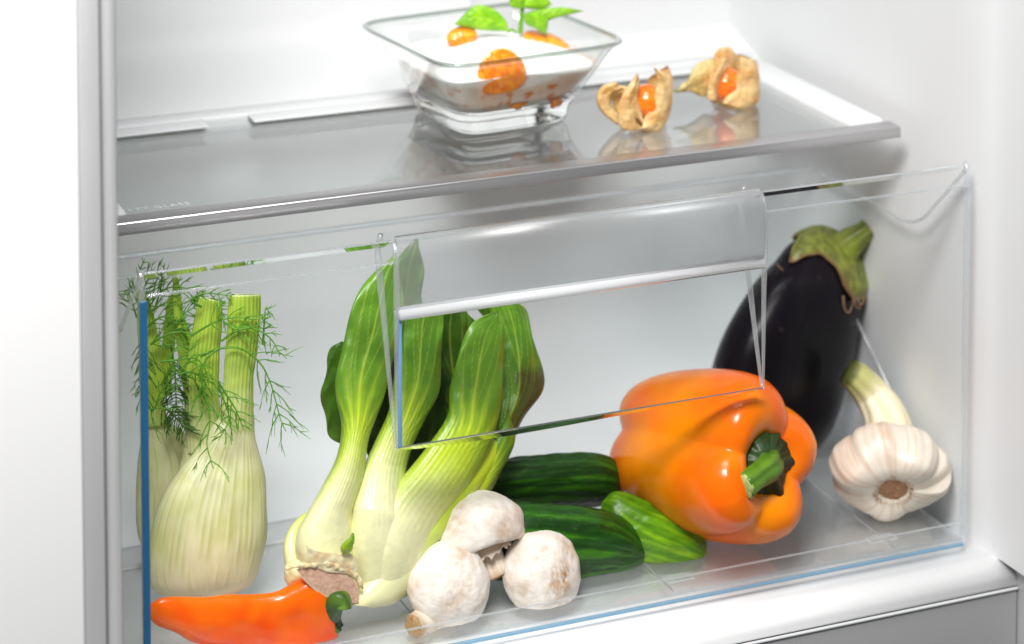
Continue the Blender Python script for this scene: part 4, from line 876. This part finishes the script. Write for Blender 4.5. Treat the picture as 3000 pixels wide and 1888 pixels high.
# yoghurt
S_YOG = organic('yoghurt_surface', .28, sss=.3, sssr=(1, .95, .9), sssd=.004, coat=.2, bump=.05, var=.02, vscale=80)
yg = thing('yoghurt_dessert', (BC[0], BC[1], ZS+.011), 'creamy white yoghurt dessert with orange fruit pieces filling the glass bowl', 'dessert')
rows = [(.026, .5, .0150), (.0330, .6, .0154), (.0352, .62, .0172)]+[(.0345+(.0489-.0345)*f, .62-.16*f, .0162+(.0425-.0162)*f) for f in np.linspace(.08, .70, 30)]
P = rs_stack(rows, 200); n0 = len(rows)
hh = rows[-1][0]; top = []
for f in np.linspace(.985, .0, 34):
    q = rsq(hh*f, 1-.48*f, 200); r_ = np.linalg.norm(q, axis=1)/.045
    z = rows[-1][2]+.0105*(1-f**2.2)+.0020*np.array([noise.noise(Vector((a*60, b*60, 3))) for a, b in q])*(1 if f > 0 else 1)*sm(1, .8, f)
    top.append(np.stack([BC[0]+q[:, 0], BC[1]+q[:, 1], ZS+z], -1))
P = np.vstack([P, np.array(top)])
P[:n0, :, 2] += (.0018*np.sin(np.arange(200)*2*pi/200*3+1))[None]*sm(.018, .034, np.array([r[2] for r in rows]))[:, None]
zz = P[..., 2]-ZS; wave = .0300+.0028*np.sin(P[..., 0]*90+1)+.0015*np.sin(P[..., 1]*120)
side = np.zeros(P.shape[:2]); side[:n0] = 1
low = side*sm(wave+.0012, wave-.0012, zz); a = nz(P, 130, 4, 2); b = nz(P, 55, 9, 2)
C = mixc(lin('fdfcf8'), lin('f2d8c4'), low*np.clip(.85+.5*b, 0, 1)); C = mixc(C, lin('e88a3a'), low*sm(.34, .48, a)*.9); C = mixc(C, lin('e0866a'), side*sm(.42, .6, nz(P, 170, 19, 2))*.5)
grid('yoghurt', P, S_YOG, yg, C)
# fruit pressed against the glass
S_ORANGE = organic('orange_flesh', .25, sss=.3, sssr=(1, .5, .1), sssd=.003, coat=.5, coatr=.1, bump=.5, bscale=500, var=.12, vscale=260)
def blob(name, c, ax, rads, mt, parent, h1, h2, sd=1, amp=.0012, n=24, m=32):
    ax = [np.array(a, float)/np.linalg.norm(a) for a in ax]; u = np.linspace(0.001, pi-.001, n)[:, None]; v = (np.arange(m)*2*pi/m)[None]
    P = c+(np.cos(u)*np.ones_like(v))[..., None]*ax[0]*rads[0]+(np.sin(u)*np.cos(v))[..., None]*ax[1]*rads[1]+(np.sin(u)*np.sin(v))[..., None]*ax[2]*rads[2]
    P = P+outward(P, normals(P, True))*(amp*nz(P, 200, sd, 2))[..., None]
    return grid(name, P, mt, parent, mixc(lin(h1), lin(h2), np.clip(.5+nz(P, 300, sd, 2), 0, 1)))
fy = BC[1]-.040
X_ = np.array([cos(BR), sin(BR), 0]); Z_ = np.array([0, 0, 1.]); Y_ = np.cross(Z_, X_)
for (px, py, rx, rz, rot, k) in ((1530, 290, .0105, .0042, .25, 1), (1442, 275, .0030, .0022, 0, 3), (1625, 296, .0045, .0032, .4, 2)):
    z = None; q = at(px, py, BC[1]-.0405)
    a1 = X_*cos(rot)+Z_*sin(rot); a2 = Z_*cos(rot)-X_*sin(rot)
    w = .0345+(.0489-.0345)*max(0, (q[2]-ZS-.0162))/.0263; off = BC[1]-w*1.085
    q = at(px, py, off+(q[0]-BC[0])*sin(BR)+.0035)
    blob('fruit_piece', q, (a1, a2, Y_), (rx, rz, .0022), S_ORANGE, yg, 'f5a024', 'd9681a', k)
# mandarin segments lying on the yoghurt
MG2 = 'mandarin segments on the yoghurt'
def segment(label, c, u, w, h, L, Wd, Th, seed, bend=.35):
    """curved wedge: long axis u, width w, up h"""
    u, w, h = [np.array(a, float)/np.linalg.norm(a) for a in (u, w, h)]
    t = thing('mandarin_segment', c, label, 'mandarin piece', MG2); n, m = 50, 48; P = np.empty((n, m, 3)); th = np.arange(m)*2*pi/m
    for i in range(n):
        s = -1+2*i/(n-1); r = max(1-abs(s)**2.4, 1e-4)**.5
        for j in range(m):
            a, b = cos(th[j]), sin(th[j])
            P[i, j] = c+u*s*L+w*(a*Wd*r-bend*L*s*s)+h*b*Th*r*(1-.35*a)
    N = outward(P, normals(P, True)); P = P+N*(.00035*nz(P*np.array([1, 1, 1]), 420, seed, 2))[..., None]
    C = mixc(lin('ffa21a'), lin('f2780c'), np.clip(.5+nz(P, 260, seed, 3)*1.2, 0, 1)); C = mixc(C, lin('ffc766'), sm(.3, .6, nz(P, 520, seed+2, 2))*.5)
    grid('flesh', P, S_ORANGE, t, C)
    k = [c+u*s*L*.96+w*(Wd*.96*max(1-abs(s)**2.4, 0)**.5-bend*L*s*s) for s in np.linspace(-.9, .9, 9)]
    tube('membrane', [p+h*.0004 for p in k], [.0005], S_ORANGE, t, m=6, n=24, C=lambda th, v, P_: np.broadcast_to(lin('ffd48a'), P_.shape))
segment('large mandarin segment at the front of the dessert, seen through the bowl rim', at(1468, 208, BC[1]-.0465), at(1530, 165, 0)-at(1410, 190, 0), at(1440, 130, 0)-at(1455, 220, 0), (-.1, -.85, .45), .0150, .0132, .0040, 1, bend=.25)
segment('mandarin segment at the right of the dessert, under the mint sprig', at(1598, 122, BC[1]+.006), at(1670, 135, 0)-at(1530, 112, 0), (-.1, .55, .35), (-.1, -.5, .75), 0.0150, .0085, .0048, 2, bend=.10)
segment('small mandarin piece at the left of the dessert, beside the single mint leaf', at(1353, 110, BC[1]+.004), at(1395, 98, 0)-at(1310, 122, 0), (-.1, .4, .6), (-.2, -.6, .6), 0.0095, .0062, .0040, 3, bend=.0)
# mint
S_MINT = organic('mint_leaf_skin', .42, sss=.1, sssr=(.5, 1, .1), sssd=.001, bump=.4, bscale=500, var=.12, vscale=300)
def mint_leaf(t, Lp, Rp, Y, seed, bulge=.004, name='leaf', dark=1.0):
    P, U, V = loft(Lp, Rp, Y, n=60, m=60, mode='crescent', p=.8, bf=bulge, bb=bulge-.0006)
    s = np.cos(U); D = Fw
    vein = np.exp(-(s/.05)**2); sv = np.clip((np.cos((V-np.abs(s)*.22)*40)-.86)/.14, 0, 1)
    P = P+(vein*.0006+sv*.0002-.00025*np.cos((V-np.abs(s)*.22)*40))[..., None]*D
    C = mixc(lin('6fae08'), lin('8fc814'), np.clip(.5+nz(P, 120, seed, 3), 0, 1)); C = mixc(C, lin('b4dc3a'), vein*.5+sv*.25)*dark
    grid(name, P, S_MINT, t, C)
t = thing('mint_leaf', at(1440, 92, BC[1]+.004), 'single large bright green mint leaf on the left of the dessert', 'mint leaf')
mint_leaf(t, [(1492, 92), (1450, 92), (1400, 88), (1360, 80), (1330, 72)], [(1492, 92), (1478, 55), (1440, 24), (1390, 18), (1330, 72)], [(0, BC[1]-.002), (1, BC[1]+.006)], 3)
tube('leaf_stalk', [at(1488, 92, BC[1]-.002), at(1500, 88, BC[1]), at(1512, 96, BC[1]+.002)], [.0009, .0007], S_MINT, t, m=8, C=lambda th, v, P_: np.broadcast_to(lin('7ab014'), P_.shape))
t = thing('mint_sprig', at(1525, 95, BC[1]+.006), 'upright green mint sprig with several pointed leaves stuck in the dessert', 'mint sprig')
ym = BC[1]+.006
tube('stem', [at(1524, 98, ym), at(1527, 60, ym), at(1531, 20, ym), at(1534, -30, ym), at(1536, -60, ym)], [.0015, .0013, .0011, .0009], S_MINT, t, m=12, n=30, C=lambda th, v, P_: np.broadcast_to(lin('6aa510'), P_.shape))
mint_leaf(t, [(1530, 28), (1500, 22), (1492, 8), (1500, -25), (1520, -50)], [(1530, 28), (1545, 10), (1550, -10), (1540, -30), (1520, -50)], ym-.001, 5, .002, dark=.8)
mint_leaf(t, [(1532, 22), (1560, 28), (1592, 26), (1618, 14)], [(1532, 22), (1550, -10), (1590, -18), (1618, 14)], ym-.002, 6, .003)
mint_leaf(t, [(1534, 44), (1540, 70), (1572, 86), (1600, 104)], [(1534, 44), (1570, 38), (1605, 55), (1600, 104)], ym-.006, 7, .003)
mint_leaf(t, [(1536, 40), (1590, 62), (1640, 50), (1712, 33)], [(1536, 40), (1580, 28), (1650, 22), (1712, 33)], [(0, ym), (1, ym-.008)], 8, .002, dark=.9)
mint_leaf(t, [(1533, 12), (1560, -10), (1590, -30), (1610, -60)], [(1533, 12), (1530, -30), (1555, -60), (1610, -60)], ym+.006, 9, .002)

# ---------------------------------------------------------------- physalis
S_HUSK = organic('papery_husk', .5, sss=.25, sssr=(1, .7, .3), sssd=.002, bump=.5, bscale=350, var=.14, vscale=220)
S_BERRY = organic('physalis_berry', .2, sss=.3, sssr=(1, .4, .05), sssd=.003, coat=.5, coatr=.08, bump=.05, var=.05)
def husk(t, Lp, Rp, Y, seed, bulge, green=0., name='husk_leaf'):
    n, m = 60, 60
    P, U, V = loft(Lp, Rp, Y, n=n, m=m, mode='crescent', p=.8, bf=bulge, bb=bulge-(.0004 if bulge > 0 else -.0004))
    s = np.cos(U); D = Fw; rib = np.exp(-(s/.04)**2); cz = nz(P, 180, seed, 3)
    P = P+(.0007*cz-.0003*rib+.0004*np.sin(s*5+seed))[..., None]*D
    C = mixc(lin('e2bb80'), lin('c99450'), np.clip(.5+1.2*nz(P, 110, seed+3, 3), 0, 1)); C = mixc(C, lin('e9cfa4'), np.clip(.5+cz, 0, 1)*.35); C = mixc(C, lin('b08040'), rib*.25)
    C = mixc(C, lin('9aa35a'), green); grid(name, P, S_HUSK, t, C)
PG = 'physalis fruits on the glass shelf'
def berry(t, c, r, sd): blob('berry', c, ((0, 0, 1), (1, 0, 0), (0, 1, 0)), (r, r, r), S_BERRY, t, 'f5820c', 'e8620a', sd, amp=.0002, n=40, m=48)
y1 = .128; b = at(1850, 375, y1)
t = thing('physalis', (b[0], b[1], ZS), 'physalis nearer the glass bowl, its papery husk opened upwards round the orange berry', 'physalis', PG)
berry(t, at(1893, 300, y1-.0005), .0102, 1)
husk(t, [(1835, 380), (1790, 355), (1755, 320), (1748, 280), (1765, 252), (1800, 240)], [(1835, 380), (1830, 350), (1800, 322), (1790, 300), (1800, 275), (1830, 262)], y1+.002, 2, .004)
husk(t, [(1790, 285), (1795, 262), (1808, 250), (1830, 252)], [(1800, 330), (1830, 325), (1850, 300), (1850, 268)], y1+.008, 3, .003, .25)
husk(t, [(1850, 386), (1818, 375), (1808, 330), (1822, 280), (1848, 240), (1868, 214)], [(1850, 386), (1885, 375), (1880, 330), (1868, 285), (1874, 245), (1868, 214)], y1-.008, 4, .005)
husk(t, [(1870, 378), (1885, 350), (1905, 310), (1920, 262), (1922, 225), (1915, 196)], [(1870, 378), (1930, 388), (1960, 340), (1970, 280), (1960, 225), (1915, 196)], y1-.007, 5, .005)
husk(t, [(1900, 280), (1895, 240), (1905, 225), (1925, 212)], [(1968, 290), (1972, 250), (1966, 215), (1956, 192)], y1+.008, 6, -.004)
husk(t, [(1840, 384), (1850, 340), (1880, 330), (1900, 300)], [(1900, 392), (1930, 360), (1950, 320), (1955, 280)], y1+.012, 7, -.004)
tube('stalk', [at(1878, 366, y1-.011), at(1870, 352, y1-.013), at(1862, 346, y1-.014)], [.0011, .0008], S_HUSK, t, m=8, C=lambda th, v, P_: np.broadcast_to(lin('8a6230'), P_.shape))
y2 = .150; b = at(2150, 310, y2)
t = thing('physalis', (b[0], b[1], ZS), 'physalis farther right near the shelf corner, husk spread to the left round the berry', 'physalis', PG)
berry(t, at(2124, 246, y2-.003), .0102, 2)
husk(t, [(2000, 262), (2020, 225), (2040, 190), (2085, 172), (2120, 180)], [(2000, 262), (2030, 272), (2062, 285), (2095, 270), (2120, 235)], y2+.004, 3, .005, .35)
husk(t, [(1985, 268), (1998, 246), (2018, 238), (2040, 232)], [(1985, 268), (2004, 270), (2028, 262), (2050, 255)], y2+.003, 4, .002, .45)
husk(t, [(2100, 222), (2088, 190), (2095, 155), (2112, 138)], [(2128, 235), (2150, 190), (2155, 160), (2140, 138)], y2+.003, 5, .004)
husk(t, [(2070, 290), (2078, 230), (2095, 190), (2110, 165)], [(2098, 296), (2108, 240), (2128, 205), (2138, 175)], y2-.010, 6, .003)
husk(t, [(2115, 300), (2140, 262), (2160, 215), (2165, 165)], [(2180, 322), (2222, 300), (2226, 235), (2216, 178)], y2-.009, 7, .006)
husk(t, [(2150, 230), (2140, 190), (2150, 165), (2170, 160)], [(2215, 240), (2222, 205), (2218, 185), (2200, 170)], y2+.008, 8, -.003)
husk(t, [(2080, 296), (2100, 260), (2140, 250), (2170, 240)], [(2140, 318), (2190, 322), (2215, 300), (2220, 260)], y2+.012, 9, -.004)
tube('stalk', [at(2000, 262, y2+.003), at(1985, 268, y2+.002), at(1975, 266, y2+.002)], [.0011, .0008], S_HUSK, t, m=8, C=lambda th, v, P_: np.broadcast_to(lin('8f9448'), P_.shape))
